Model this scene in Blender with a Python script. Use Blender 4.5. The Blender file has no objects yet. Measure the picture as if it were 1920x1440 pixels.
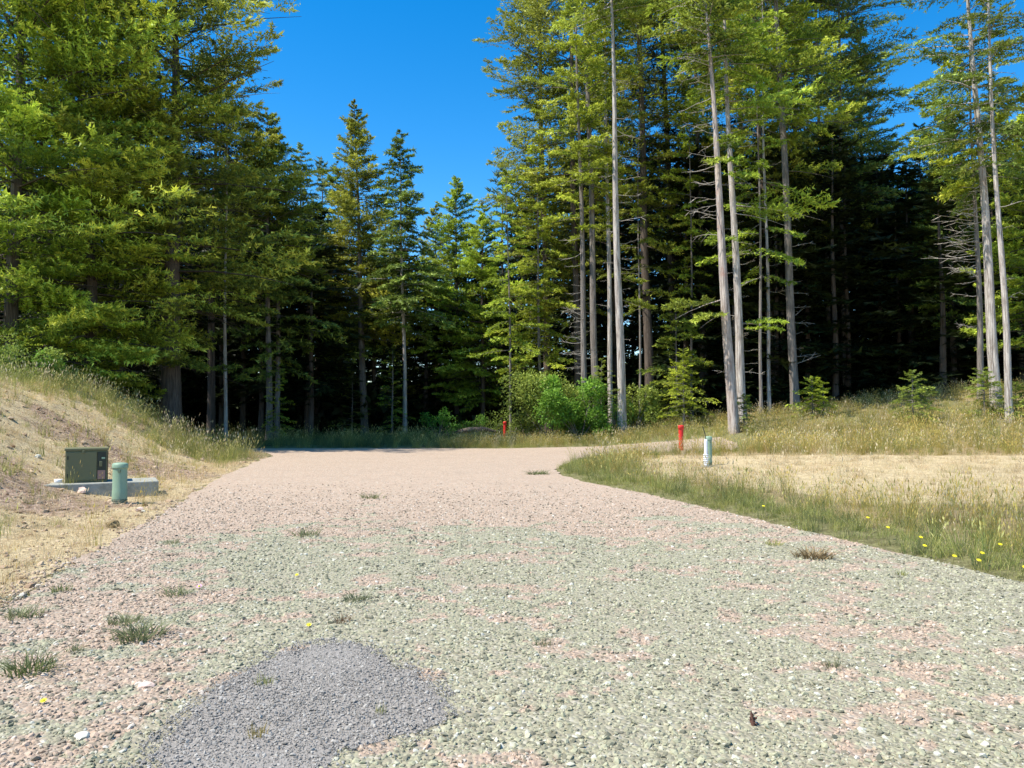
import bpy, bmesh, math, random
import numpy as np
from mathutils import Vector, noise as mnoise
R = math.radians
rng = np.random.default_rng(7)
random.seed(7)
sc = bpy.context.scene
COL = sc.collection

# ------------------------------------------------------------------ camera, sky, sun, exposure
F = 1440.0                     # focal length in photograph pixels
PITCH = math.atan(55.0 / F)    # horizon lies at y = 775
CH = 1.6
cam_d = bpy.data.cameras.new('camera'); cam = bpy.data.objects.new('camera', cam_d); COL.objects.link(cam)
cam.location = (0, 0, CH); cam.rotation_euler = (R(90) + PITCH, 0, 0)
cam_d.sensor_fit = 'HORIZONTAL'; cam_d.sensor_width = 36.0; cam_d.lens = 36.0 * F / 1920.0
cam_d.clip_start = 0.05; cam_d.clip_end = 3000
sc.camera = cam

SUN_EL, SUN_AZ = R(56), math.atan2(-0.36, -0.93)      # azimuth of the sun, counter-clockwise from +X
sdir = Vector((math.cos(SUN_AZ) * math.cos(SUN_EL), math.sin(SUN_AZ) * math.cos(SUN_EL), math.sin(SUN_EL)))
w = bpy.data.worlds.new('World'); sc.world = w; w.use_nodes = True
nt = w.node_tree; nt.nodes.clear()
sky = nt.nodes.new('ShaderNodeTexSky'); sky.sky_type = 'NISHITA'; sky.sun_disc = False
sky.sun_elevation = SUN_EL; sky.sun_rotation = math.pi / 2 - SUN_AZ
sky.altitude = 300; sky.air_density = 1.0; sky.dust_density = 0.2; sky.ozone_density = 2.5
hs = nt.nodes.new('ShaderNodeHueSaturation'); hs.inputs['Saturation'].default_value = 1.45; hs.inputs['Value'].default_value = 1.45; hs.inputs['Hue'].default_value = 0.499
bg = nt.nodes.new('ShaderNodeBackground'); bg.inputs[1].default_value = 0.11
ow = nt.nodes.new('ShaderNodeOutputWorld')
nt.links.new(sky.outputs[0], hs.inputs['Color']); nt.links.new(hs.outputs[0], bg.inputs[0]); nt.links.new(bg.outputs[0], ow.inputs[0])
sl = bpy.data.lights.new('sun', 'SUN'); sl.energy = 5.0; sl.angle = R(0.5); sl.color = (1.0, 0.95, 0.86)
so = bpy.data.objects.new('sun', sl); COL.objects.link(so)
so.rotation_euler = sdir.to_track_quat('Z', 'Y').to_euler()
sc.view_settings.view_transform = 'Standard'; sc.view_settings.look = 'None'
sc.view_settings.exposure = 0.62; sc.view_settings.gamma = 1.0
sc.cycles.max_bounces = 6; sc.cycles.diffuse_bounces = 3; sc.cycles.transparent_max_bounces = 8

# ------------------------------------------------------------------ helpers
def tag(o, label=None, cat=None, group=None, kind=None):
    if label: o['label'] = label
    if cat: o['category'] = cat
    if group: o['group'] = group
    if kind: o['kind'] = kind
    return o
def empty(name, loc, rz=0):
    o = bpy.data.objects.new(name, None); COL.objects.link(o); o.location = loc; o.rotation_euler = (0, 0, rz)
    o.empty_display_size = 0.3
    return o
def link(name, me, parent=None, loc=None, mats=()):
    o = bpy.data.objects.new(name, me); COL.objects.link(o)
    for m in mats: me.materials.append(m)
    if parent: o.parent = parent
    if loc is not None: o.location = loc
    return o
def np_mesh(name, V, Fc, mats=(), matidx=None, attrs=None, smooth=False):
    """V (n,3); Fc (m,k) polygons all of the same size"""
    me = bpy.data.meshes.new(name)
    V = np.ascontiguousarray(V, dtype=np.float32); Fc = np.ascontiguousarray(Fc, dtype=np.int32)
    m, k = Fc.shape
    me.vertices.add(len(V)); me.vertices.foreach_set('co', V.ravel())
    me.loops.add(m * k); me.loops.foreach_set('vertex_index', Fc.ravel())
    me.polygons.add(m); me.polygons.foreach_set('loop_start', np.arange(0, m * k, k, dtype=np.int32))
    me.polygons.foreach_set('loop_total', np.full(m, k, dtype=np.int32))
    for mt in mats: me.materials.append(mt)
    if matidx is not None: me.polygons.foreach_set('material_index', np.ascontiguousarray(matidx, dtype=np.int32))
    if smooth: me.polygons.foreach_set('use_smooth', np.ones(m, dtype=bool))
    me.update(calc_edges=True)
    if attrs:
        for an, (dom, arr) in attrs.items():
            a = me.attributes.new(an, 'FLOAT', dom); a.data.foreach_set('value', np.ascontiguousarray(arr, dtype=np.float32))
    return me
def sstep(a, b, x):
    t = np.clip((x - a) / (b - a), 0, 1); return t * t * (3 - 2 * t)
_p = [(rng.uniform(-1, 1, 2), rng.uniform(0, 6.28)) for _ in range(40)]
def wav(x, y, sc_=1.0, k0=0, n=8):
    """cheap smooth noise from summed sines, about -1..1"""
    x = np.asarray(x, float); y = np.asarray(y, float); s = np.zeros(np.broadcast(x, y).shape)
    for i in range(n):
        (a, b), ph = _p[(k0 + i) % 40]
        f_ = (1 + 0.55 * i) * sc_
        s = s + np.sin((a * x + b * y) * f_ * 2.2 + ph) / (1 + 0.35 * i)
    return s / 2.6

# road edges, read as functions of the distance y
XL = np.array([[-6, -3.6], [3, -3.9], [6.1, -4.15], [8.7, -4.75], [12.5, -5.6], [18.4, -7.1], [24, -8.2], [29, -9.0], [31, -9.9], [32.5, -11.5], [33.6, -15], [34.4, -20], [34.8, -30]])
XR = np.array([[-6, 6.2], [3, 5.6], [7.2, 4.85], [8.7, 4.45], [11.8, 3.6], [15.4, 2.6], [17.7, 1.75], [20, 1.25], [22, 1.25], [24, 1.6], [26.5, 2.5], [28.0, 3.9], [29.0, 5.6], [29.8, 7.4], [30.5, 8.6], [31.5, 9.3], [33, 9.6], [36, 9.4]])
def xl(y): return np.interp(y, XL[:, 0], XL[:, 1])
def xr(y): return np.interp(y, XR[:, 0], XR[:, 1])
YF = 35.2
def terrain(x, y):
    x = np.asarray(x, float); y = np.asarray(y, float)
    foot = np.interp(y, XL[:, 0], XL[:, 1]) - np.where(y > 33, (y - 33) * 6, 0)
    s = foot - x
    amp = 3.1 * sstep(2, 14, y) * 1.0
    bank = amp * .86 * sstep(1.1, 8.2, s) * (1 - sstep(34, 42, y) * (1 - sstep(-22, -34, x)))
    rise = sstep(27.0, 41, y) * np.interp(x, [0, 4, 9.5, 16, 24, 40], [0.0, 0.15, 0.85, 1.7, 2.7, 3.6])
    verge = 0.07 * sstep(0.0, 0.5, x - xr(np.clip(y, -6, 36))) * sstep(40, 28, y)
    dout = np.maximum(np.maximum(foot - x, x - xr(y)), 0)
    bump = 0.05 * wav(x, y, 0.5, 3) + 0.025 * wav(x, y, 1.7, 9)
    rough = sstep(.5, 2.5, foot - x) * (.05 * wav(x, y, 1.9, 22) + .03 * wav(x, y, 3.6, 29))
    near = 0.12 + 0.88 * sstep(0.1, 1.6, dout)
    far = 1.2 * sstep(60, 160, y) * wav(x, y, 0.02, 5)
    return bank + rise + verge + bump * near + far + rough
def ray(px, py):
    u = (px - 960) / F; v = (720 - py) / F
    cp, sp = math.cos(PITCH), math.sin(PITCH)
    return Vector((u, cp - v * sp, sp + v * cp))
def on_ground(px, py):
    """where the photograph's pixel meets the ground"""
    d = ray(px, py); t = 2.0
    for i in range(4000):
        p = Vector((0, 0, CH)) + d * t
        if p.z <= float(terrain(p.x, p.y)): break
        t += 0.02 + t * 0.001
    return Vector((p.x, p.y, float(terrain(p.x, p.y))))
def at(px, y, py=775):
    d = ray(px, py); t = y / d.y
    return Vector((d.x * t, y, CH + d.z * t))
def stand(px, y):
    p = at(px, y); return Vector((p.x, y, float(terrain(p.x, y))))

# ------------------------------------------------------------------ materials
def new_mat(name):
    m = bpy.data.materials.new(name); m.use_nodes = True
    n = m.node_tree.nodes; n.clear()
    out = n.new('ShaderNodeOutputMaterial'); b = n.new('ShaderNodeBsdfPrincipled')
    m.node_tree.links.new(b.outputs[0], out.inputs[0])
    b.inputs['Roughness'].default_value = 0.8
    b.inputs['Specular IOR Level'].default_value = 0.25
    return m, n, m.node_tree.links, b, out
def mix(n, l, fac, a, b):
    x = n.new('ShaderNodeMix'); x.data_type = 'RGBA'
    for sock, v in ((x.inputs[0], fac), (x.inputs[6], a), (x.inputs[7], b)):
        if hasattr(v, 'is_output'): l.new(v, sock)
        elif isinstance(v, (int, float)): sock.default_value = v
        else: sock.default_value = (*v, 1)
    return x.outputs[2]
def noise_(n, l, scale, detail=4, vec=None, rough=0.55, w_=None):
    t = n.new('ShaderNodeTexNoise'); t.inputs['Scale'].default_value = scale; t.inputs['Detail'].default_value = detail
    t.inputs['Roughness'].default_value = rough
    if vec is not None: l.new(vec, t.inputs['Vector'])
    return t.outputs[0]
def ramp(n, l, v, a, b, lo=0.0, hi=1.0):
    t = n.new('ShaderNodeMapRange'); t.interpolation_type = 'SMOOTHSTEP'
    l.new(v, t.inputs[0]); t.inputs[1].default_value = a; t.inputs[2].default_value = b
    t.inputs[3].default_value = lo; t.inputs[4].default_value = hi
    return t.outputs[0]
def math_(n, l, op, a, b=0.0):
    t = n.new('ShaderNodeMath'); t.operation = op
    for i, v in enumerate((a, b)):
        if hasattr(v, 'is_output'): l.new(v, t.inputs[i])
        else: t.inputs[i].default_value = v
    return t.outputs[0]
def attr(n, name):
    t = n.new('ShaderNodeAttribute'); t.attribute_name = name; return t.outputs['Fac']
def gpos(n):
    return n.new('ShaderNodeNewGeometry').outputs['Position']
def mapping(n, l, vec, scale):
    t = n.new('ShaderNodeMapping'); t.inputs['Scale'].default_value = scale; l.new(vec, t.inputs[0]); return t.outputs[0]
def bump(n, l, b, h, strength, dist):
    t = n.new('ShaderNodeBump'); t.inputs['Strength'].default_value = strength; t.inputs['Distance'].default_value = dist
    l.new(h, t.inputs['Height']); l.new(t.outputs[0], b.inputs['Normal'])
def rnd(n):
    return n.new('ShaderNodeObjectInfo').outputs['Random']

GREEN_G, PINK_G, DARK_G = (0.39, 0.37, 0.235), (0.52, 0.375, 0.265), (0.16, 0.15, 0.12)
def gravel_zone(n, l):
    """the two gravels laid on the road: 0 greenish grey, 1 pinkish beige"""
    p = gpos(n); sx = n.new('ShaderNodeSeparateXYZ'); l.new(p, sx.inputs[0])
    n1 = noise_(n, l, 0.55, 5, p, 0.7)
    far = ramp(n, l, sx.outputs[1], 8.0, 15.5, 0.0, 0.36)
    left = ramp(n, l, math_(n, l, 'ADD', sx.outputs[0], math_(n, l, 'MULTIPLY', sx.outputs[1], 0.22)), -0.6, -3.0, 0.0, 0.17)
    n2_ = ramp(n, l, noise_(n, l, 2.6, 3, p, 0.6), 0.35, 0.75, -0.06, 0.17)
    s = math_(n, l, 'ADD', math_(n, l, 'ADD', math_(n, l, 'ADD', n1, far), left), n2_)
    return ramp(n, l, s, 0.555, 0.625), sx
# gravel road sheet
m_road, n, l, b, _ = new_mat('road_gravel')
z, sx = gravel_zone(n, l)
p = gpos(n)
vo = n.new('ShaderNodeTexVoronoi'); vo.inputs['Scale'].default_value = 34; l.new(p, vo.inputs['Vector'])
vc = n.new('ShaderNodeSeparateColor'); l.new(vo.outputs['Color'], vc.inputs[0])
c = mix(n, l, z, GREEN_G, PINK_G)
c2 = mix(n, l, ramp(n, l, vc.outputs[0], 0.0, 1.0, 0.0, 0.55), c, (0.22, 0.19, 0.145))
c2 = mix(n, l, ramp(n, l, vc.outputs[1], 0.75, 1.0, 0.0, 0.5), c2, (0.62, 0.57, 0.46))
c3 = mix(n, l, ramp(n, l, noise_(n, l, 0.9, 6, p, .65), 0.45, 0.75, 0, 0.35), c2, (0.34, 0.26, 0.19))
vo2 = n.new('ShaderNodeTexVoronoi'); vo2.inputs['Scale'].default_value = 9; l.new(p, vo2.inputs['Vector'])
c3 = mix(n, l, ramp(n, l, noise_(n, l, 14, 3, p, .7), 0.58, 0.75, 0, 0.3), c3, (0.17, 0.14, 0.10))
# close to the camera the sheet is the dirt between the loose stones
near = ramp(n, l, sx.outputs[1], 6.0, 16.0, 0.22, 0.0)
c3 = mix(n, l, near, c3, (0.20, 0.165, 0.12))
l.new(c3, b.inputs[0])
h = math_(n, l, 'ADD', math_(n, l, 'MULTIPLY', vo.outputs['Distance'], -1.0), math_(n, l, 'MULTIPLY', noise_(n, l, 5, 5, p), 1.2))
bump(n, l, b, h, 0.8, 0.02)
b.inputs['Roughness'].default_value = 0.95
# loose stones
m_stone, n, l, b, _ = new_mat('gravel_stone')
z, sx = gravel_zone(n, l); r = rnd(n)
zz = ramp(n, l, math_(n, l, 'ADD', z, math_(n, l, 'MULTIPLY', math_(n, l, 'SUBTRACT', math_(n, l, 'FRACT', math_(n, l, 'MULTIPLY', r, 37.3)), 0.5), 0.7)), 0.15, 0.85)
c = mix(n, l, zz, GREEN_G, PINK_G)
c = mix(n, l, ramp(n, l, r, 0.0, 0.65, 0.92, 0.0), c, (0.14, 0.13, 0.09))
c = mix(n, l, ramp(n, l, r, 0.82, 1.0, 0.0, 0.6), c, (0.66, 0.63, 0.54))
c = mix(n, l, ramp(n, l, noise_(n, l, 90, 3, gpos(n)), 0.45, 0.7, 0, 0.3), c, (0.2, 0.19, 0.15))
l.new(c, b.inputs[0]); b.inputs['Roughness'].default_value = 0.9
# grey fines
m_grey, n, l, b, _ = new_mat('grey_fines')
p = gpos(n); r = rnd(n)
c = mix(n, l, ramp(n, l, noise_(n, l, 60, 4, p, .7), 0.3, 0.7), (0.24, 0.215, 0.185), (0.36, 0.325, 0.28))
c = mix(n, l, ramp(n, l, noise_(n, l, 3, 5, p, .7), 0.5, 0.7, 0, .35), c, (0.36, 0.32, 0.27))
l.new(c, b.inputs[0]); bump(n, l, b, noise_(n, l, 120, 4, p, .7), 0.7, 0.01); b.inputs['Roughness'].default_value = 0.95
m_greystone, n, l, b, _ = new_mat('grey_stone')
r = rnd(n)
c = mix(n, l, r, (0.19, 0.172, 0.147), (0.41, 0.375, 0.322))
l.new(c, b.inputs[0])
# ground
m_ground, n, l, b, _ = new_mat('ground_soil')
p = gpos(n)
g_, s_, d_, f_ = attr(n, 'green'), attr(n, 'straw'), attr(n, 'dirt'), attr(n, 'forest')
fine = noise_(n, l, 9, 8, p, .75); mid = noise_(n, l, 1.3, 6, p, .7)
base = mix(n, l, ramp(n, l, mid, 0.35, 0.65), (0.46, 0.34, 0.17), (0.34, 0.27, 0.12))
base = mix(n, l, ramp(n, l, fine, 0.35, 0.65, 0, .7), base, (0.22, 0.16, 0.09))
straw = mix(n, l, ramp(n, l, fine, 0.38, 0.66), (0.68, 0.54, 0.31), (0.42, 0.31, 0.165))
dirt = mix(n, l, ramp(n, l, fine, 0.42, 0.58), (0.50, 0.355, 0.25), (0.25, 0.165, 0.10))
grn = mix(n, l, ramp(n, l, fine, 0.4, 0.6), (0.27, 0.25, 0.105), (0.15, 0.135, 0.055))
def thr(a, k=0.35):
    return ramp(n, l, math_(n, l, 'ADD', a, math_(n, l, 'MULTIPLY', math_(n, l, 'SUBTRACT', mid, 0.5), k * 2)), 0.35, 0.65)
c = mix(n, l, thr(s_), base, straw)
c = mix(n, l, thr(d_), c, dirt)
c = mix(n, l, thr(g_), c, grn)
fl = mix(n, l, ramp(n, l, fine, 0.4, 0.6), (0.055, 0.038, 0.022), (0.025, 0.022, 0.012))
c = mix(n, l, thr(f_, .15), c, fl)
l.new(c, b.inputs[0]); b.inputs['Roughness'].default_value = 1.0
bump(n, l, b, math_(n, l, 'ADD', fine, math_(n, l, 'MULTIPLY', noise_(n, l, 30, 5, p), .5)), 0.9, 0.08)

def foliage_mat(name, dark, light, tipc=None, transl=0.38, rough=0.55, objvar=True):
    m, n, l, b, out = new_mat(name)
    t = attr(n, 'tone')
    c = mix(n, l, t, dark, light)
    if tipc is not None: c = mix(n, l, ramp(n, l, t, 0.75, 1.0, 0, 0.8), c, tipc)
    if objvar:
        hsv = n.new('ShaderNodeHueSaturation'); l.new(c, hsv.inputs['Color'])
        l.new(ramp(n, l, rnd(n), 0, 1, 0.485, 0.515), hsv.inputs['Hue'])
        l.new(ramp(n, l, noise_(n, l, 0.35, 3, gpos(n)), .3, .7, 0.75, 1.25), hsv.inputs['Value'])
        c = hsv.outputs[0]
    l.new(c, b.inputs[0]); b.inputs['Roughness'].default_value = rough
    tr = n.new('ShaderNodeBsdfTranslucent')
    tc = mix(n, l, 0.5, c, light); l.new(tc, tr.inputs[0])
    ms = n.new('ShaderNodeMixShader'); ms.inputs[0].default_value = transl
    l.new(b.outputs[0], ms.inputs[1]); l.new(tr.outputs[0], ms.inputs[2]); l.new(ms.outputs[0], out.inputs[0])
    return m
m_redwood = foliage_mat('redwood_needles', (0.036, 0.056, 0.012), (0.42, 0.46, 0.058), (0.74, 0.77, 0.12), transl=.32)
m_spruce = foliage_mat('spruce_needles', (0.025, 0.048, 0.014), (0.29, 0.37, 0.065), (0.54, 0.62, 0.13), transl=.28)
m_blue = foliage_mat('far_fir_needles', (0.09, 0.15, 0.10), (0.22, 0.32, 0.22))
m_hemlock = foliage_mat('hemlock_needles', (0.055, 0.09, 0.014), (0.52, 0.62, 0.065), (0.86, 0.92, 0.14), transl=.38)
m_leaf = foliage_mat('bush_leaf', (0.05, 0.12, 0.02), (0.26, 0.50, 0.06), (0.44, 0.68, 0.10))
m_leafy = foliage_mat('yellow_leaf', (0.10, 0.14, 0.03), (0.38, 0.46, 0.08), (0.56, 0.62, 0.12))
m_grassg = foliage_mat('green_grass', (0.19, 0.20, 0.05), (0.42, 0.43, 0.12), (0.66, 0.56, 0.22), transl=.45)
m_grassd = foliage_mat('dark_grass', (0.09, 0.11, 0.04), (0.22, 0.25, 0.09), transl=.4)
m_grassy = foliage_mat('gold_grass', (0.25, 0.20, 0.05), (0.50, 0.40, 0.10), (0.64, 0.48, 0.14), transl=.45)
m_straw = foliage_mat('straw', (0.45, 0.33, 0.16), (0.74, 0.60, 0.36), (0.78, 0.65, 0.42), transl=.4)

def bark_mat(name, a, b_, red=None, redamt=0.0):
    m, n, l, b, _ = new_mat(name)
    t = n.new('ShaderNodeTexCoord').outputs['Object']
    v = mapping(n, l, t, (14, 14, 0.7)); v2 = mapping(n, l, t, (3, 3, 1.1))
    n1 = noise_(n, l, 1.6, 6, v, .7); n2 = noise_(n, l, 1.0, 5, v2, .65)
    c = mix(n, l, ramp(n, l, n1, 0.35, 0.62), b_, a)
    c = mix(n, l, ramp(n, l, n2, 0.5, 0.72, 0, .6), c, b_)
    if red: c = mix(n, l, ramp(n, l, noise_(n, l, .5, 3, t), 0.62 - redamt, 0.72 - redamt, 0, .8), c, red)
    l.new(c, b.inputs[0]); b.inputs['Roughness'].default_value = 0.95
    bump(n, l, b, n1, 0.9, 0.05)
    return m
m_bark = bark_mat('dark_bark', (0.16, 0.125, 0.10), (0.065, 0.048, 0.038))
m_pale = bark_mat('pale_bark', (0.60, 0.54, 0.475), (0.20, 0.16, 0.135))
m_palered = bark_mat('pale_reddish_bark', (0.58, 0.50, 0.43), (0.20, 0.145, 0.12), (0.42, 0.24, 0.19), 0.05)
m_mid = bark_mat('grey_bark', (0.30, 0.26, 0.225), (0.11, 0.09, 0.075))
m_twig = bark_mat('dead_twig', (0.52, 0.47, 0.40), (0.30, 0.26, 0.22))
m_shaded = foliage_mat('shade_darkened_needles', (0.010, 0.016, 0.006), (0.05, 0.065, 0.015), (0.13, 0.15, 0.035), transl=.15)  # forest shade painted into the needle colour of deep trees and undergrowth

# ------------------------------------------------------------------ the ground, one sheet to the horizon
def axis(segs):
    out = [segs[0][0]]
    for a, b_, st in segs:
        k = max(1, int(round((b_ - a) / st))); out += list(np.linspace(a, b_, k + 1)[1:])
    return np.array(out)
gx = axis([(-700, -200, 50), (-200, -60, 10), (-60, -24, 1.2), (-24, 24, 0.25), (24, 60, 1.2), (60, 200, 10), (200, 700, 50)])
gy = axis([(-60, -6, 4), (-6, 44, 0.25), (44, 80, 1.5), (80, 200, 8), (200, 900, 50)])
GX, GY = np.meshgrid(gx, gy)
GZ = terrain(GX, GY)
inside = np.minimum(np.minimum(GX - xl(GY), xr(GY) - GX), YF - GY)
GZ = GZ - 0.05 * sstep(0.25, 0.9, inside) - 0.006
nx, ny = len(gx), len(gy)
idx = np.arange(nx * ny).reshape(ny, nx)
quads = np.stack([idx[:-1, :-1], idx[:-1, 1:], idx[1:, 1:], idx[1:, :-1]], -1).reshape(-1, 4)
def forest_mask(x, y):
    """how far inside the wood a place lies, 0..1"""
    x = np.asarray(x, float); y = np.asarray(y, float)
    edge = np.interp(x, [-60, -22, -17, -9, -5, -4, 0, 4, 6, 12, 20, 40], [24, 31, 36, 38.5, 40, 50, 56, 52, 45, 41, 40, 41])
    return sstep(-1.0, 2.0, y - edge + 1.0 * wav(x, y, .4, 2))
def zones(x, y):
    f = forest_mask(x, y)
    s = xl(np.clip(y, -6, 33)) - x
    left = s > 0
    v = x - xr(np.clip(y, -6, 36))
    green = np.where(left, 0.75 * sstep(24, 27, y) * sstep(5.5, 3.5, s) + 0.7 * sstep(6.2, 8.2, s) + .25 * sstep(.2, .6, wav(x, y, .8, 4)),
                     sstep(2.3, 0.5, v) * 0.95 + 0.55 * sstep(29, 33, y) + 0.3 * wav(x, y, .5, 6))
    pale = sstep(0, .8, v - 1.9 + .5 * wav(x, y, .7, 11)) * sstep(12.0, 14, y) * sstep(28.5, 26.5, y)
    straw = np.where(left, 0.75 + .2 * wav(x, y, .6, 12) + sstep(1.3, .5, s) * sstep(14, 11, y), pale)
    dirt = np.where(left, 0.42 + .45 * wav(x, y, .45, 17) - .3 * sstep(5, 7, s) - sstep(1.3, .5, s) * sstep(14, 11, y), 0.0)
    g2 = np.where(left, green, green * (1 - .9 * pale))
    return np.clip(g2, 0, 1), np.clip(straw, 0, 1), np.clip(dirt, 0, 1), f
zg, zs, zd, zf = zones(GX, GY)
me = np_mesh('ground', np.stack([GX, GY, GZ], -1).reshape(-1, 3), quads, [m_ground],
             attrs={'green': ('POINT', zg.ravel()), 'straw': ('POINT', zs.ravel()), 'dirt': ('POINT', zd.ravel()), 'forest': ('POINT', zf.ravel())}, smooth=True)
tag(link('ground', me), kind='structure')

# the gravel road
ry = axis([(-5, 14, .12), (14, 28, .25), (28, 35.0, .12)])
U = np.linspace(0, 1, 61)
rag = 0.09 * wav(ry * 0, ry, 3.1, 3) + 0.05 * wav(ry * 0 + 3, ry, 8, 9)
rag2 = 0.06 * wav(ry * 0 + 7, ry, 3.5, 13) + 0.03 * wav(ry * 0 + 3, ry, 8, 19)
A = xl(ry) + rag; B = xr(ry) + rag2
RX = A[:, None] + (B - A)[:, None] * U[None]
RY = np.repeat(ry[:, None], 61, 1) + 0.0
RY[-1] += .15 * wav(RX[-1], RX[-1] * 0, 1.2, 4)
RZ = terrain(RX, RY) + 0.012
idx = np.arange(RX.size).reshape(RX.shape)
quads = np.stack([idx[:-1, :-1], idx[:-1, 1:], idx[1:, 1:], idx[1:, :-1]], -1).reshape(-1, 4)
me = np_mesh('gravel_road', np.stack([RX, RY, RZ], -1).reshape(-1, 3), quads, [m_road], smooth=True)
tag(link('gravel_road', me), kind='structure')

# ------------------------------------------------------------------ scattering
def scatter(name, P, rot, scl, which, protos):
    src = bpy.data.collections.new(name + '_source')
    for i, pm in enumerate(protos):
        o = bpy.data.objects.new('%s_source_%02d' % (name, i), pm); src.objects.link(o)
    me = bpy.data.meshes.new(name); me.vertices.add(len(P)); me.vertices.foreach_set('co', np.ascontiguousarray(P, dtype=np.float32).ravel())
    a = me.attributes.new('rot', 'FLOAT_VECTOR', 'POINT'); a.data.foreach_set('vector', np.ascontiguousarray(rot, dtype=np.float32).ravel())
    a = me.attributes.new('scl', 'FLOAT_VECTOR', 'POINT'); a.data.foreach_set('vector', np.ascontiguousarray(scl, dtype=np.float32).ravel())
    a = me.attributes.new('which', 'INT', 'POINT'); a.data.foreach_set('value', np.ascontiguousarray(which, dtype=np.int32))
    o = link(name, me)
    g = bpy.data.node_groups.new(name, 'GeometryNodeTree')
    g.interface.new_socket('Geometry', in_out='INPUT', socket_type='NodeSocketGeometry')
    g.interface.new_socket('Geometry', in_out='OUTPUT', socket_type='NodeSocketGeometry')
    gi = g.nodes.new('NodeGroupInput'); go = g.nodes.new('NodeGroupOutput')
    ci = g.nodes.new('GeometryNodeCollectionInfo'); ci.inputs[0].default_value = src
    ci.inputs['Separate Children'].default_value = True; ci.inputs['Reset Children'].default_value = True
    ip = g.nodes.new('GeometryNodeInstanceOnPoints'); ip.inputs['Pick Instance'].default_value = True
    def na(nm, ty):
        x = g.nodes.new('GeometryNodeInputNamedAttribute'); x.data_type = ty; x.inputs[0].default_value = nm; return x.outputs[0]
    g.links.new(gi.outputs[0], ip.inputs['Points']); g.links.new(ci.outputs[0], ip.inputs['Instance'])
    g.links.new(na('which', 'INT'), ip.inputs['Instance Index'])
    g.links.new(na('rot', 'FLOAT_VECTOR'), ip.inputs['Rotation']); g.links.new(na('scl', 'FLOAT_VECTOR'), ip.inputs['Scale'])
    g.links.new(ip.outputs[0], go.inputs[0])
    md = o.modifiers.new('scatter', 'NODES'); md.node_group = g
    return o
def stone_mesh(name, seed, mat, flat=0.5, sub=1):
    rr = np.random.default_rng(seed); bm = bmesh.new()
    bmesh.ops.create_icosphere(bm, subdivisions=sub, radius=0.5)
    ax = rr.uniform(.75, 1.25, 3) * np.array([1, 1, flat])
    for v in bm.verts:
        k = 1 + rr.uniform(-.28, .28)
        v.co = Vector((v.co.x * ax[0] * k, v.co.y * ax[1] * k, v.co.z * ax[2] * k))
    me = bpy.data.meshes.new(name); bm.to_mesh(me); bm.free(); me.materials.append(mat); return me
def scatter_in(n_, ymin, ymax, pw=1.0):
    """points in the view wedge, denser near; density ~ y**-pw relative to area"""
    yy = rng.uniform(0, 1, n_)
    e = 2 - pw
    yv = (ymin ** e + yy * (ymax ** e - ymin ** e)) ** (1 / e) if abs(e) > 1e-3 else ymin * (ymax / ymin) ** yy
    xv = rng.uniform(-1, 1, n_) * (0.70 * yv + 1.2)
    return xv, yv
# grey patch outline
patch_px = [(285, 1395), (330, 1350), (400, 1290), (455, 1262), (520, 1222), (620, 1200), (700, 1212), (745, 1245), (795, 1262), (850, 1325), (858, 1360), (800, 1385), (720, 1400), (640, 1425), (600, 1475), (480, 1530), (330, 1500), (250, 1440)]
patch = np.array([on_ground(*q)[:2] for q in patch_px])
def in_poly(x, y, P):
    c = np.zeros(x.shape, bool); j = len(P) - 1
    for i in range(len(P)):
        a, b_ = P[i], P[j]
        c ^= ((a[1] > y) != (b_[1] > y)) & (x < (b_[0] - a[0]) * (y - a[1]) / (b_[1] - a[1] + 1e-12) + a[0]); j = i
    return c
# loose road stones
N = 260000
x, y = scatter_in(N, 2.9, 19.0, 1.25)
ex = rng.exponential(.16, N) * (1 + 1.3 * np.clip(wav(x * 0 + 2, y, 1.6, 6), -.7, 1))
keep = (x > xl(y) - ex) & (x < xr(y) + ex * .3) & (rng.uniform(0, 1, N) < sstep(19, 9, y) * (.75 + .25 * np.clip(wav(x, y, 2.0, 5), -1, 1)))
jx = x + .07 * wav(x, y, 4, 3) + .035 * wav(x, y, 13, 8) + rng.normal(0, .03, N); jy = y + .07 * wav(x, y, 4, 13) + .035 * wav(x, y, 13, 18) + rng.normal(0, .03, N)
inp = in_poly(jx, jy, patch)
keep &= ~(inp & (rng.uniform(0, 1, N) < .985))
x, y = x[keep], y[keep]; N = len(x)
size = rng.lognormal(math.log(0.0150), 0.50, N) * (0.9 + y * 0.03)
size = np.clip(size, .009, .042)
P = np.stack([x, y, terrain(x, y) + np.where((x > xl(y)) & (x < xr(y)), .012, -.002) + size * .02], -1)
rot = np.stack([rng.normal(0, .5, N), rng.normal(0, .5, N), rng.uniform(0, 6.28, N)], -1)
o = scatter('loose_gravel', P, rot, np.repeat(size[:, None], 3, 1), rng.integers(0, 6, N), [stone_mesh('stone', i, m_stone) for i in range(6)])
tag(o, 'loose crushed gravel strewn over the whole road', 'gravel', kind='stuff')
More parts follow.
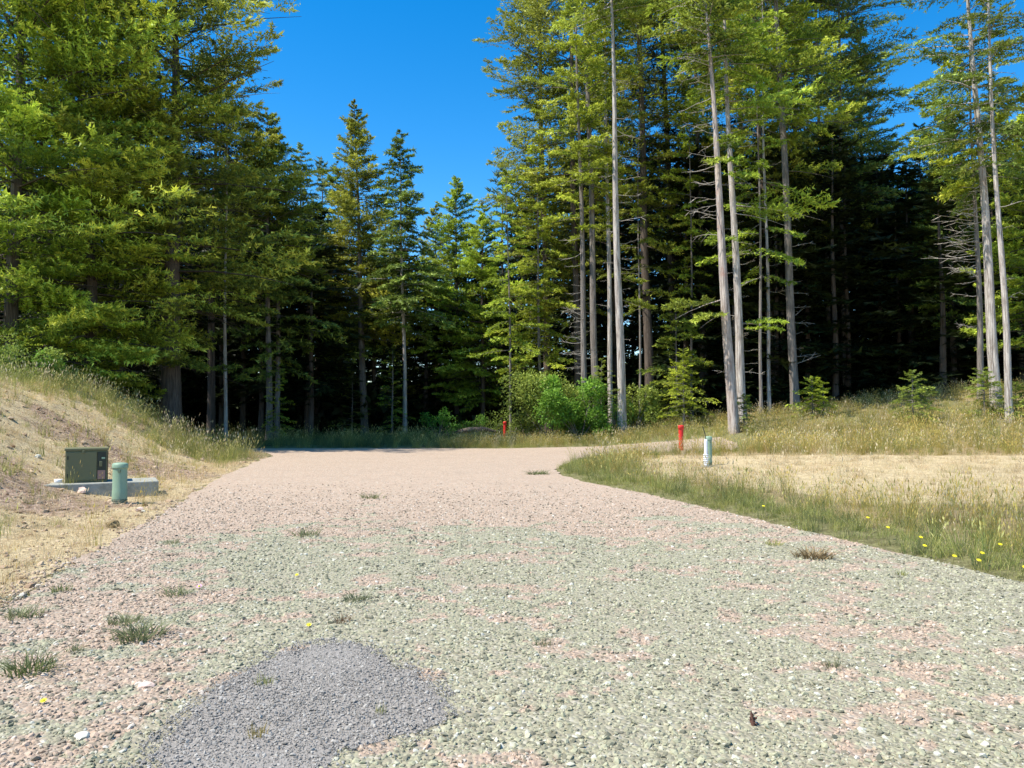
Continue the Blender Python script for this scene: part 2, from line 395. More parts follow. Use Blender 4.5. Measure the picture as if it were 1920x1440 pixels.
# grey fines patch
bm = bmesh.new()
c0 = patch.mean(0)
rings = []
fine_out = []
for i in range(len(patch)):
    a, b_ = patch[i], patch[(i + 1) % len(patch)]
    for t in np.linspace(0, 1, 7)[:-1]:
        q = a + (b_ - a) * t; q = c0 + (q - c0) * (.93 + .05 * float(wav(q[0], q[1], 5, 3)) + .03 * float(wav(q[0], q[1], 14, 13))); fine_out.append(q)
for k, s in enumerate((1.0, .93, .8, .6, .35, .12)):
    rings.append([bm.verts.new((*(c0 + (q - c0) * s), float(terrain(*(c0 + (q - c0) * s))) + (0.0145, .017, .02, .022, .024, .025)[k])) for q in fine_out])
for r0, r1 in zip(rings, rings[1:]):
    for i in range(len(r0)):
        j = (i + 1) % len(r0); bm.faces.new((r0[i], r0[j], r1[j], r1[i]))
bm.faces.new(rings[-1])
me = bpy.data.meshes.new('grey_patch'); bm.to_mesh(me); bm.free()
tag(link('gravel_patch', me, mats=[m_grey]), kind='structure')
N = 52000
mn, mx = patch.min(0) - .3, patch.max(0) + .3
x = rng.uniform(mn[0], mx[0], N); y = rng.uniform(mn[1], mx[1], N)
wx = .07 * wav(x, y, 4, 3) + .035 * wav(x, y, 13, 8); wy = .07 * wav(x, y, 4, 13) + .035 * wav(x, y, 13, 18)
inp = in_poly(x + wx, y + wy, patch); near = in_poly(x + rng.normal(0, .10, N), y + rng.normal(0, .10, N), patch)
k = inp | (near & (rng.uniform(0, 1, N) < .4)); x, y = x[k], y[k]; N = len(x)
rad = np.hypot(x - c0[0], y - c0[1])
size = np.clip(rng.lognormal(math.log(.0072), .5, N), .004, .03)
dome = np.where(in_poly(x, y, patch), .012 + .013 * np.clip(1 - rad / 1.1, 0, 1), .012)
P = np.stack([x, y, terrain(x, y) + dome + .006], -1)
rot = np.stack([rng.normal(0, .6, N), rng.normal(0, .6, N), rng.uniform(0, 6.28, N)], -1)
o = scatter('grey_gravel', P, rot, np.repeat(size[:, None], 3, 1), rng.integers(0, 4, N), [stone_mesh('grey_stone', 20 + i, m_greystone) for i in range(4)])
tag(o, 'fine blue-grey gravel heaped in the foreground patch', 'gravel', kind='stuff')

# clods and small stones on the bare bank
m_clod, n, l, b, _ = new_mat('bank_clod'); c = mix(n, l, rnd(n), (0.27, 0.17, 0.10), (0.56, 0.42, 0.27)); l.new(c, b.inputs[0])
N = 42000
x, y = scatter_in(N, 4, 32, .9); s_ = xl(y) - x
k = (s_ > .05) & (rng.uniform(0, 1, N) < .35 + .75 * sstep(-.4, .5, wav(x, y, .45, 17)) - .5 * sstep(5, 7, s_)); x, y = x[k], y[k]; N = len(x)
size = np.clip(rng.lognormal(math.log(.022), .55, N), .008, .12) * (1 + y * .03)
o = scatter('bank_clods', np.stack([x, y, terrain(x, y)], -1), np.stack([rng.normal(0, .4, N), rng.normal(0, .4, N), rng.uniform(0, 6.28, N)], -1), np.repeat(size[:, None], 3, 1), rng.integers(0, 4, N), [stone_mesh('clod', 60 + i, m_clod, .6) for i in range(4)])
tag(o, 'loose clods and small stones on the bare left bank', 'soil', kind='stuff')

# ------------------------------------------------------------------ grass
def tuft_mesh(name, seed, mat, n_=26, h=(.2, .45), spread=.10, lean=.5, wdt=.006, heads=0.0, seg=3):
    rr = np.random.default_rng(seed); V = []; Q = []; T = []
    for i in range(n_):
        a = rr.uniform(0, 6.28); r0 = spread * rr.uniform(0, 1) ** .7
        b0 = np.array([math.cos(a) * r0, math.sin(a) * r0, -.02]); hh = rr.uniform(*h); a2 = a + rr.normal(0, .8)
        out = np.array([math.cos(a2), math.sin(a2), 0]); ln = lean * rr.uniform(.1, 1) * hh
        side = np.array([-out[1], out[0], 0]); th = rr.uniform(0, 3.14)
        side = side * math.cos(th) + out * math.sin(th)
        tone = rr.uniform(0, 1); st = len(V)
        for s in range(seg + 1):
            t = s / seg; c = b0 + np.array([0, 0, hh * (t - .18 * t * t)]) + out * ln * t * t
            ww = wdt * (1 - t * .85) * .5
            V += [c - side * ww, c + side * ww]; T += [tone] * 2
        for s in range(seg): Q.append([st + 2 * s, st + 2 * s + 1, st + 2 * s + 3, st + 2 * s + 2])
        if rr.uniform() < heads:
            c = V[-1]; st = len(V); hl = rr.uniform(.04, .09); ww = rr.uniform(.006, .011)
            up = np.array([out[0] * .3, out[1] * .3, 1.0]) * hl
            V += [c, c + up * .5 + side * ww, c + up, c + up * .5 - side * ww]; T += [1.0] * 4
            Q.append([st, st + 1, st + 2, st + 3])
    return np_mesh(name, np.array(V), np.array(Q), [mat], attrs={'tone': ('POINT', T)})
G_short = [tuft_mesh('g', 100 + i, m_grassg, 26, (.06, .21), .11, .9) for i in range(3)]
G_tall = [tuft_mesh('gt', 110 + i, m_grassg, 24, (.25, .6), .10, .5, heads=.3) for i in range(3)]
G_dark = [tuft_mesh('gd', 120 + i, m_grassd, 26, (.15, .40), .12, .7) for i in range(2)]
Y_tall = [tuft_mesh('yt', 130 + i, m_grassy, 22, (.18, .55), .12, .45, .005, .7) for i in range(3)]
S_short = [tuft_mesh('ss', 140 + i, m_straw, 24, (.06, .20), .13, 1.1, .006) for i in range(3)]
S_tall = [tuft_mesh('st', 150 + i, m_straw, 18, (.3, .7), .12, .5, .005, .8) for i in range(3)]
def grass(name, label, protos, weight, n_, ymin, ymax, pw, dens, smin=.8, smax=1.3, far_grow=.02):
    x, y = scatter_in(n_, ymin, ymax, pw)
    pr = dens(x, y); k = rng.uniform(0, 1, n_) < pr; x, y = x[k], y[k]; m = len(x)
    # near vegetation never stands on the road
    s = rng.uniform(smin, smax, m) * (1 + np.clip(y - 12, 0, 60) * far_grow) * np.where(y > 35, .72, 1)
    P = np.stack([x, y, terrain(x, y)], -1)
    rot = np.stack([rng.normal(0, .12, m), rng.normal(0, .12, m), rng.uniform(0, 6.28, m)], -1)
    wgt = np.array(weight, float); wch = rng.choice(len(protos), m, p=wgt / wgt.sum())
    o = scatter(name, P, rot, np.stack([s, s, s * rng.uniform(.8, 1.2, m)], -1), wch, protos)
    return tag(o, label, 'grass', kind='stuff')
def vv(x, y): return x - xr(np.clip(y, -6, 36))
def d_green(x, y):
    v = vv(x, y); g, s_, d_, f = zones(x, y)
    edge = sstep(0, .12, v) * sstep(2.4 + .7 * wav(x, y, .9, 21), 1.0, v) * (y < 30) * (.45 + .5 * sstep(-.5, .3, wav(x, y, 1.3, 14)))
    rest = sstep(0, .5, v) * (y < 30) * g * .35
    clear = ((x > -3.6) & (x < 12) & (y > YF + .1) & (y < 50)) * sstep(.15, -.2, wav(x, y, .45, 8)) * .7 + (y > 29.5) * (v > 6) * sstep(-.1, .3, wav(x, y, .5, 8)) * .6 * (1 - f)
    return np.clip(edge + rest + clear, 0, 1)
def d_gold(x, y):
    v = vv(x, y); g, s_, d_, f = zones(x, y)
    a = sstep(.25, 1.5, v) * (y < 30) * (.25 + .5 * sstep(-.3, .4, wav(x, y, 1.1, 25))) * (1 - 1.0 * s_)
    bck = (y > 28.2) * (v > 1) * (1 - .8 * f) * .8 + ((x > -3.2) & (x < 14) & (y > YF + .1)) * (1 - f) * .7
    return np.clip(a + bck, 0, 1)
def d_straw(x, y):
    v = vv(x, y); g, s_, d_, f = zones(x, y)
    return np.clip((v > .8) * s_ * .16 + (v > .4) * (y < 30) * .12, 0, 1) * (1 - f)
def d_left(x, y):
    s = xl(np.clip(y, -6, 33)) - x; g, s_, d_, f = zones(x, y)
    return np.clip((s > .1) * (y < 33) * (.55 - .4 * d_) * (1 - f), 0, 1)
def d_leftg(x, y):
    s = xl(np.clip(y, -6, 33)) - x; g, s_, d_, f = zones(x, y)
    crest = sstep(4.5, 7.5, s) * sstep(14, 18, y) * .6
    far = sstep(23.5, 26, y) * sstep(.2, .9, s) * .9
    patches = sstep(.15, .6, wav(x, y, .8, 4)) * sstep(.3, 1.5, s) * .4
    return np.clip((s > .2) * (crest + far + patches), 0, 1) * (y < 34) * (1 - .6 * f)
grass('verge_grass', 'green roadside grass along the gravel edge on the right', G_short + G_tall + G_dark, [5, 5, 5, .25, .25, .25, 1, 1], 52000, 6, 50, .7, d_green, .65, 1.15)
grass('golden_grass', 'golden seeding grass in the field on the right', Y_tall + S_tall + G_tall, [3, 3, 3, .8, .8, .8, 2, 2, 2], 24000, 8, 46, .5, d_gold, .6, 1.2)
grass('straw_grass', 'bleached straw-coloured stubble in the dry field', S_short + S_tall, [4, 4, 4, .12, .12, .12], 22000, 8, 40, .6, d_straw)
grass('bank_straw', 'short dry grass on the bank to the left', S_short + Y_tall[:1], [3, 3, 3, .4], 26000, 5, 34, .7, d_left, .6, 1.1)
grass('bank_grass', 'green grass along the crest of the left bank', G_short + G_tall + S_tall[:1], [3, 3, 3, 2, 2, 2, 1.0], 16000, 6, 40, .3, d_leftg, .8, 1.3)
def d_shade(x, y):
    f = forest_mask(x, y)
    return ((x < -2) & (x > -24) & (y > YF + .3)) * .9 * sstep(-.5, .2, wav(x, y, .5, 31)) + f * .12
grass('shade_grass', 'low grass and ferns in the tree shade beyond the road', G_dark + G_tall, [3, 3, 1, 1, 1], 7000, 35, 52, 0, d_shade, 1.0, 1.6)

# ------------------------------------------------------------------ trees
def branch_tmpl(seed, L, twigs, leaves, ls, droop=.18, up=.0, wid=.34, flat=.5, hang=.15):
    rr = np.random.default_rng(seed)
    s = np.linspace(.14, .98, twigs) + rr.normal(0, .01, twigs)
    sgn = np.where(np.arange(twigs) % 2 == 0, 1.0, -1.0)
    tl = L * wid * ((1 - s) ** .75 * (1 - .5 * np.exp(-s * 8)) + .20) * rr.uniform(.6, 1.25, twigs)
    ang = R(62) - s * R(22) + rr.normal(0, .15, twigs)
    bx = L * s; bz = L * (up * s - droop * s ** 2)
    cl = rr.normal(0, .055 * L ** .6, 7); lo = rr.uniform(.55, 1.35, 7); ki = np.minimum((s * 7).astype(int), 6); bz = bz + cl[ki] * s; tl = tl * lo[ki]
    dx, dy = np.cos(ang), np.sin(ang) * sgn
    t = (np.arange(leaves)[None] + rr.uniform(0, 1, (twigs, leaves))) / leaves
    px_ = bx[:, None] + dx[:, None] * tl[:, None] * t
    py_ = dy[:, None] * tl[:, None] * t
    pz_ = bz[:, None] + rr.normal(0, .02 * L ** .5, (twigs, 1)) * t - hang * tl[:, None] * t ** 2 + rr.normal(0, .02, t.shape)
    P0 = np.stack([px_, py_, pz_], -1).reshape(-1, 3); n_ = len(P0)
    la = (np.arctan2(dy, dx)[:, None] + np.where(np.arange(leaves) % 2 == 0, 1, -1)[None] * R(38) + rr.normal(0, .35, t.shape)).ravel()
    ll = ls * rr.uniform(.6, 1.35, n_)
    el = rr.normal(-.05, flat * .6, n_)
    D = np.stack([np.cos(la) * np.cos(el), np.sin(la) * np.cos(el), np.sin(el)], -1)
    roll = rr.normal(0, flat, n_)
    S = np.stack([-np.sin(la) * np.cos(roll), np.cos(la) * np.cos(roll), np.sin(roll)], -1)
    hw = (ll * .20)[:, None]
    tri = np.stack([P0 - S * hw, P0 + S * hw, P0 + D * ll[:, None]], 1)
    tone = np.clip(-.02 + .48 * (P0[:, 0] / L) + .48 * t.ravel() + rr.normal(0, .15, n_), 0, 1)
    return tri, tone
def make_set(seed, ls, twf, lvf, **kw):
    out = []
    for L in (0.8, 1.5, 2.3, 3.2, 4.4):
        out.append((L, [branch_tmpl(seed + int(L * 10) + 100 * k, L, max(6, int(twf * (L ** .62))), max(4, int(lvf * (L ** .42))), ls, **kw) for k in range(3)]))
    return out
SET_RED = make_set(1000, .19, 15, 10, droop=.13, up=.12, flat=.9, hang=-.05)
SET_LUSH = make_set(1500, .17, 17, 12, droop=.10, up=.14, flat=.95, wid=.36, hang=-.12)
SET_SPR = make_set(2000, .25, 12, 7, droop=.20, flat=.8, wid=.32)
SET_HEM = make_set(3000, .17, 15, 9, droop=.30, up=.10, flat=.7, hang=.3)
SET_FAR = make_set(4000, .60, 6, 3.6, droop=.2, flat=.5, wid=.40)
def tube_arr(P, rad, k=3):
    """P (n,3) path, rad (n,), returns verts, quads"""
    P = np.asarray(P, float); n_ = len(P); T = np.gradient(P, axis=0); T /= np.linalg.norm(T, axis=1)[:, None] + 1e-9
    ref = np.where(np.abs(T[:, 2:3]) > .8, [[1., 0, 0]], [[0, 0, 1.]])
    A_ = np.cross(T, ref); A_ /= np.linalg.norm(A_, axis=1)[:, None] + 1e-9; B_ = np.cross(T, A_)
    th = np.arange(k) / k * 2 * math.pi
    V = P[:, None] + rad[:, None, None] * (A_[:, None] * np.cos(th)[None, :, None] + B_[:, None] * np.sin(th)[None, :, None])
    i = np.arange(n_ * k).reshape(n_, k); j = np.roll(i, -1, 1)
    return V.reshape(-1, 3), np.stack([i[:-1], j[:-1], j[1:], i[1:]], -1).reshape(-1, 4)
def crown_arrays(H, cb, Rm, nb, sets, seed, lean=(0, 0), shape='col', vis=None, low=1.0, extra=(), pitch0=-9, pitch1=30, jit=1.0, bare=0.0, xset=None):
    rr = np.random.default_rng(seed)
    tris, tones, limbs = [], [], []
    zz = cb + (H - cb) * (np.arange(nb) + rr.uniform(0, 1, nb)) / nb
    if shape == 'cone': zz = cb + (H - cb) * (1 - np.sqrt(1 - (np.arange(nb) + .5) / nb * .995)) if False else zz
    az = rr.uniform(0, 6.28) + np.arange(nb) * 2.399 + rr.normal(0, .5, nb)
    t = (zz - cb) / (H - cb)
    if shape == 'cone': prof = (1 - t) ** .80 * np.minimum(1, .55 + t * 3)
    elif shape == 'blunt': prof = np.minimum(1, (1 - t) * 4.5) ** .7 * np.minimum(1, .6 + t * 2.5)
    elif shape == 'spire': prof = (1 - t) ** .95 + .02
    else: prof = np.minimum(1, (1 - t) * 2.2) ** .8 * np.minimum(1, .6 + t * 2.5)
    ln = Rm * prof * (1 + jit * rr.uniform(-.5, .22, nb)) + .25
    p1, p2 = rr.uniform(0, 6.28, 2); gg = np.sin(az * 2 + zz * 1.1 + p1) + np.sin(az * 3 - zz * .75 + p2)
    ln = ln * (1 + .17 * gg); keepb = gg > -1.25
    pit = R(1) * (pitch0 + (pitch1 - pitch0) * t + rr.normal(0, 7, nb))
    items = list(zip(zz[keepb], az[keepb], ln[keepb], pit[keepb], np.zeros(nb)))
    for (ez, ea, el_, ep) in extra: items.append((ez, R(ea), el_, R(ep), 1))
    for z0, a, L, pt, ex in items:
        if not ex and vis is not None and z0 > vis and rr.uniform() < .35: continue
        if not ex and rr.uniform() < bare: continue
        ss = xset if (ex and xset) else sets
        k = min(range(len(ss)), key=lambda q: abs(math.log(ss[q][0] / L)))
        L0, vs = ss[k]; tri, tn = vs[rr.integers(0, len(vs))]
        s = L / L0; T = tri.copy(); c = T.mean(1, keepdims=True)
        T = (T - c) * (s ** .5) + c * s      # leaf size changes less than the bough
        if rr.uniform() < .5: T[..., 1] *= -1
        rl = rr.normal(0, .22); cr, sr = math.cos(rl), math.sin(rl)
        T = np.stack([T[..., 0], T[..., 1] * cr - T[..., 2] * sr, T[..., 1] * sr + T[..., 2] * cr], -1)
        cp, sp = math.cos(pt), math.sin(pt)
        T = np.stack([T[..., 0] * cp - T[..., 2] * sp, T[..., 1], T[..., 0] * sp + T[..., 2] * cp], -1)
        ca, sa = math.cos(a), math.sin(a)
        T = np.stack([T[..., 0] * ca - T[..., 1] * sa, T[..., 0] * sa + T[..., 1] * ca, T[..., 2] + z0], -1)
        T[..., 0] += lean[0] * z0; T[..., 1] += lean[1] * z0
        tris.append(T); tones.append(np.clip(tn + rr.normal(0, .15), 0, 1))
        limbs.append((z0, a, L, pt))
    return np.concatenate(tris), np.concatenate(tones), limbs
def tri_mesh(name, T, tone, mat):
    n_ = len(T); return np_mesh(name, T.reshape(-1, 3), np.arange(n_ * 3).reshape(n_, 3), [mat], attrs={'tone': ('FACE', tone)})
def trunk_arrays(H, r0, lean, seed, limbs, k=14, flare=1.0):
    rr = np.random.default_rng(seed); nz = 34
    z = np.linspace(0, 1, nz) ** 1.25 * H; t = z / H
    ph = rr.uniform(0, 6.28, 4)
    cx = lean[0] * z + .05 * np.sin(z * .35 + ph[0]) * np.minimum(1, z / 4); cy = lean[1] * z + .05 * np.sin(z * .3 + ph[1]) * np.minimum(1, z / 4)
    rad = r0 * ((1 - t) ** .85 * .97 + .015) * (1 + .55 * flare * np.exp(-z / .45))
    th = np.arange(k) / k * 2 * math.pi
    fur = 1 + .07 * np.sin(th * 5 + ph[2])[None] + rr.normal(0, .045, k)[None] + rr.normal(0, .015, (nz, k))
    V = np.stack([cx[:, None] + rad[:, None] * fur * np.cos(th)[None], cy[:, None] + rad[:, None] * fur * np.sin(th)[None], np.repeat(z[:, None], k, 1) - .25 * (z[:, None] == 0)], -1)
    i = np.arange(nz * k).reshape(nz, k); j = np.roll(i, -1, 1)
    Vs = [V.reshape(-1, 3)]; Qs = [np.stack([i[:-1], j[:-1], j[1:], i[1:]], -1).reshape(-1, 4)]; off = nz * k
    for z0, a, L, pt in limbs:
        s = np.array([0, .35, .7, 1.0]); q = np.stack([L * s * .92, 0 * s, -L * .13 * s * s], -1)
        cp, sp = math.cos(pt), math.sin(pt); q = np.stack([q[:, 0] * cp - q[:, 2] * sp, q[:, 1], q[:, 0] * sp + q[:, 2] * cp], -1)
        ca, sa = math.cos(a), math.sin(a); q = np.stack([q[:, 0] * ca + lean[0] * z0, q[:, 0] * sa + lean[1] * z0, q[:, 2] + z0], -1)
        v, f = tube_arr(q, np.array([.028, .018, .010, .004]) * (L / 3 + .3)); Vs.append(v); Qs.append(f + off); off += len(v)
    return np.concatenate(Vs), np.concatenate(Qs)
# four dead twigs shared by every bare trunk
def twig_mesh(seed):
    rr = np.random.default_rng(seed); s = np.linspace(0, 1, 7)
    P = np.stack([s, .06 * np.sin(s * 4 + rr.uniform(0, 6)), -.16 * s + .22 * s ** 2 * rr.uniform(.4, 1.2) + .02 * np.sin(s * 9 + rr.uniform(0, 6))], -1)
    v, q = tube_arr(P, np.linspace(.013, .004, 7), 4); V, Q = [v], [q]; off = len(v)
    for i in range(4):
        a = rr.uniform(.35, .9); b0 = P[int(a * 6)]; L = rr.uniform(.15, .35)
        P2 = b0 + np.stack([np.linspace(0, L * .7, 4), np.linspace(0, L * rr.choice([-1, 1]) * .7, 4), np.linspace(0, rr.uniform(-.12, .12), 4)], -1)
        v, q = tube_arr(P2, np.linspace(.008, .004, 4), 3); V.append(v); Q.append(q + off); off += len(v)
    return np_mesh('dead_branch', np.concatenate(V), np.concatenate(Q), [m_twig])
TW = [twig_mesh(50 + i) for i in range(5)]
TREES = []
GRP = 'tall conifers at the edge of the wood'
def top_of(px, py, y): return at(px, y, py).z
def tree(px, y, label, name='redwood_tree', px_top=None, py_top=None, H=36, cb=8, Rm=3.2, nb=110, dia=.4, sets=SET_RED, leaf=None, bark=None,
         shape='col', dead=(), boughs=(), group=GRP, seed=None, flare=.7, **kw):
    seed = seed if seed is not None else 300 + len(TREES) * 17
    kf = 1.2 if 940 < px <= 1240 and y < 60 else 1.14 if 1240 < px < 1700 else 1.0
    y, Rm, dia, cb, H = y * kf, Rm * kf, dia * kf, cb * kf, H * kf
    boughs = [(q0, q1, q2 * kf, q3) for q0, q1, q2, q3 in boughs]; dead = [(*q[:4], q[4] * kf) for q in dead]
    b0 = stand(px, y)
    if py_top is not None: H = top_of(px, py_top, y) - b0.z
    lean = (0, 0)
    if px_top is not None:
        yt = 0 if py_top is None else py_top
        tp = at(px_top, y, yt); lean = ((tp.x - b0.x) / (tp.z - b0.z), 0)
    vis = top_of(px, -60, y) - b0.z
    ext = []
    for (pyb, azd, L, pit) in boughs:
        ext.append((top_of(px, pyb, y) - b0.z, azd, L, pit))
    T, tn, limbs = crown_arrays(H, cb, Rm, nb, sets, seed, lean, shape, vis, extra=ext, xset=SET_LUSH, **kw)
    V, Q = trunk_arrays(H, dia / 2, lean, seed, limbs, flare=flare)
    root = empty(name, b0); tag(root, label, 'tree', group)
    link('trunk', np_mesh('trunk', V, Q, [bark or m_bark], smooth=True), root)
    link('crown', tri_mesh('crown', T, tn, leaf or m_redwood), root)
    rr = np.random.default_rng(seed + 5)
    for (p0, p1, cnt, side, Lr) in dead:
        for i in range(cnt):
            pyb = p0 + (p1 - p0) * (i + rr.uniform(0, 1)) / cnt
            z0 = top_of(px, pyb, y) - b0.z
            if z0 < .4 or z0 > H * .9: continue
            a = (R(180) if side == 'l' else 0 if side == 'r' else rr.choice([0, math.pi])) + rr.normal(0, .55)
            o = link('dead_branch', TW[rr.integers(0, 5)], root)
            o.location = (lean[0] * z0, 0, z0); L = Lr * rr.uniform(.35, 1.0)
            o.scale = (L, L, L if L < 1.4 else 1.4); o.rotation_euler = (rr.normal(0, .4), rr.normal(-.02, .16), a)
    TREES.append(root)
    return root

# left bank and left wood
tree(20, 32.5, 'bright yellow-green redwood filling the left edge of the photo, boughs down to the bank', H=24, cb=.3, Rm=5.6, nb=230, shape='blunt', dia=.6, sets=SET_LUSH, leaf=m_hemlock)
tree(165, 34.5, 'sunlit redwood on the bank beside the huge dark trunk, boughs nearly to the ground', H=24, cb=1.4, Rm=4.5, nb=210, shape='blunt', dia=.6, sets=SET_LUSH, leaf=m_hemlock)
tree(322, 37, 'huge redwood with the thickest dark trunk, above the crest of the left bank', px_top=330, H=25, cb=3.6, Rm=4.9, nb=145, shape='blunt', dia=1.0, sets=SET_LUSH,
     boughs=[(60, -15, 5.0, 5), (125, -8, 5.2, 2), (215, 5, 4.2, 5), (330, -10, 4.2, -4), (10, 10, 4.8, 8)])
tree(225, 40, 'dark slender redwood with a bare lower trunk left of the thickest trunk', H=24, cb=3.5, Rm=3.6, nb=125, dia=.45, bark=m_mid, leaf=m_shaded)
tree(90, 41, 'redwood standing behind the bright one at the left edge', H=25, cb=3, Rm=4.2, nb=120, dia=.5, leaf=m_shaded)
tree(424, 43, 'thin pale trunk seen just right of the huge dark redwood', px_top=424, H=23, cb=13, Rm=2.3, nb=50, dia=.22, bark=m_pale, dead=[(280, 560, 8, 'b', 1.0)])
tree(506, 46, 'bushy-topped conifer with twin-looking pale trunk, left of the open sky', px_top=500, py_top=215, cb=9.0, Rm=4.0, nb=150, dia=.42, bark=m_mid, shape='cone', dead=[(380, 640, 14, 'b', 1.6)], pitch0=-5)
tree(520, 47, 'dark conifer close behind the bushy-topped one', px_top=522, py_top=255, cb=4, Rm=3.4, nb=120, dia=.35, bark=m_mid, shape='cone', sets=SET_SPR, leaf=m_spruce)
tree(395, 46, 'shaded redwood at the dark corner of the left wood', H=24, cb=6, Rm=3.2, nb=100, dia=.5, leaf=m_shaded)
tree(455, 52, 'slim dark conifer in the left wood, crown touching the blue sky gap', py_top=235, cb=7, Rm=3.0, nb=100, dia=.4, shape='cone', sets=SET_SPR, leaf=m_spruce)
# centre
tree(684, 56, 'tallest pointed conifer in the middle of the sky gap', px_top=665, py_top=192, cb=7.0, Rm=4.3, nb=210, dia=.5, shape='cone', bark=m_mid, pitch0=-8, pitch1=35, name='conifer_tree')
tree(640, 59, 'conifer partly hidden left of the tallest pointed one', px_top=632, py_top=305, cb=4, Rm=3.6, nb=140, dia=.4, shape='cone', sets=SET_SPR, leaf=m_spruce, name='conifer_tree')
tree(760, 53, 'narrow spruce with a thin pale trunk, second pointed top from the sky gap', px_top=750, py_top=248, cb=7.5, Rm=3.3, nb=160, dia=.32, bark=m_pale, shape='cone', sets=SET_SPR, leaf=m_spruce, dead=[(370, 520, 8, 'b', 1.2)], name='conifer_tree', pitch0=-10)
tree(857, 61, 'short olive-topped conifer at the lowest dip of the tree line', px_top=856, py_top=332, cb=3.0, Rm=4.6, nb=190, dia=.4, shape='cone', leaf=m_hemlock, name='conifer_tree')
tree(815, 64, 'low conifer left of the olive-topped one', py_top=388, cb=3.0, Rm=4.4, nb=150, dia=.4, shape='cone', name='conifer_tree')
tree(905, 58, 'broad low conifer right of the olive-topped one', py_top=385, cb=2.5, Rm=4.6, nb=160, dia=.4, shape='cone', leaf=m_hemlock, name='conifer_tree')
tree(560, 62, 'conifer between the bushy-topped one and the tallest pointed one', py_top=268, cb=6.0, Rm=4.0, nb=140, dia=.4, shape='cone', sets=SET_SPR, leaf=m_spruce, name='conifer_tree')
tree(942, 88, 'pale blue-green far conifer at the right end of the sky gap', py_top=306, cb=4, Rm=5, nb=100, dia=.6, shape='cone', sets=SET_FAR, leaf=m_blue, name='conifer_tree')
tree(600, 86, 'pale blue-green far conifer left of the tallest pointed one', py_top=296, cb=4, Rm=4.5, nb=100, dia=.6, shape='cone', sets=SET_FAR, leaf=m_blue, name='conifer_tree')
tree(720, 70, 'dark conifer filling the notch between the two pointed tops', py_top=352, cb=4, Rm=4.4, nb=120, dia=.4, shape='cone', sets=SET_SPR, leaf=m_spruce, name='conifer_tree')
# right mass
tree(1030, 45, 'olive redwood forming the left edge of the tall right-hand wood', px_top=1010, H=37, cb=6.5, Rm=3.0, nb=230, dia=.45, leaf=m_redwood, sets=SET_RED, boughs=[(310, 180, 3.2, 0), (130, 175, 3.3, 5)])
tree(958, 41, 'thin-stemmed hemlock with light green layered boughs beside the wood edge', px_top=950, py_top=300, cb=3.2, Rm=2.0, nb=60, dia=.16, sets=SET_HEM, leaf=m_hemlock, bark=m_mid, shape='cone', name='hemlock_tree')
tree(1015, 42, 'light green hemlock in front of the olive redwood', px_top=1005, py_top=255, cb=3.4, Rm=2.6, nb=110, dia=.22, sets=SET_HEM, leaf=m_hemlock, bark=m_mid, shape='cone', name='hemlock_tree')
tree(1085, 43, 'dark trunk among olive foliage left of the pale pair of trunks', px_top=1068, H=36, cb=9, Rm=3.0, nb=130, dia=.42)
tree(1120, 37, 'grey trunk third to the left of the cleanest pale trunk', px_top=1098, H=33, cb=10.5, Rm=1.9, nb=80, dia=.36, bark=m_mid, leaf=m_hemlock)
tree(1099, 36, 'grey trunk bristling with fine dead twigs above the green bush', px_top=1080, H=24, cb=9.5, Rm=1.8, nb=60, dia=.30, bark=m_mid, dead=[(560, 705, 26, 'l', 1.2), (560, 700, 8, 'r', .8), (440, 560, 6, 'l', 1.2)], leaf=m_hemlock)
tree(1146, 38, 'thin pale trunk just left of the cleanest pale trunk', px_top=1133, H=30, cb=12.5, Rm=1.6, nb=60, dia=.26, bark=m_pale, dead=[(300, 640, 8, 'b', .9)])
tree(1166, 34, 'clean straight pale trunk rising alone in front of the dark wood', px_top=1146, H=25, cb=18.5, Rm=2.2, nb=50, dia=.40, bark=m_pale, dead=[(100, 640, 22, 'r', 1.3), (60, 500, 8, 'l', .9)],
     boughs=[(520, 10, 1.2, -10), (560, 5, 1.6, -15)])
tree(1219, 42, 'thick unlit trunk between the clean pale trunk and the big pair', px_top=1196, H=37, cb=11.5, Rm=3.2, nb=130, dia=.58, boughs=[(420, -30, 2.8, -15), (460, -60, 2.6, -20)])
tree(1325, 45, 'grey trunk half hidden left of the big reddish trunk', px_top=1300, H=35, cb=8.0, Rm=3.0, nb=130, dia=.40, bark=m_mid, leaf=m_hemlock, dead=[(350, 600, 8, 'l', 1.4)])
tree(1376, 31.5, 'biggest pale trunk with reddish lower bark in front of the right-hand wood', px_top=1324, H=21, cb=15.5, Rm=2.2, nb=60, dia=.46, flare=.3, bark=m_palered,
     dead=[(20, 440, 26, 'l', 1.7), (60, 700, 16, 'b', 1.0)], boughs=[(560, 190, 2.6, -14), (585, 215, 2.0, -18), (300, 250, 1.6, -20)])
tree(1392, 33.5, 'pale trunk close right of the biggest one, with yellow-green boughs', px_top=1357, H=23, cb=14.5, Rm=2.4, nb=60, dia=.40, bark=m_pale, leaf=m_hemlock, sets=SET_HEM,
     dead=[(150, 700, 30, 'r', 1.2)], boughs=[(120, -10, 2.4, 0), (190, -12, 3.8, 0), (205, -35, 3.4, -5), (235, -60, 3.0, -5), (280, 250, 2.4, -12), (300, -100, 2.0, -20), (330, -80, 2.2, -20),
      (385, -8, 4.2, -4), (400, -40, 2.8, -14), (605, -5, 2.0, -3), (615, -25, 1.8, -8), (440, 220, 2.0, -20), (15, 170, 2.2, 0)])
tree(1450, 42, 'unlit trunk behind the yellow-green boughs', px_top=1412, H=36, cb=10.5, Rm=3.0, nb=130, dia=.46, dead=[(400, 700, 8, 'b', 1.2)])
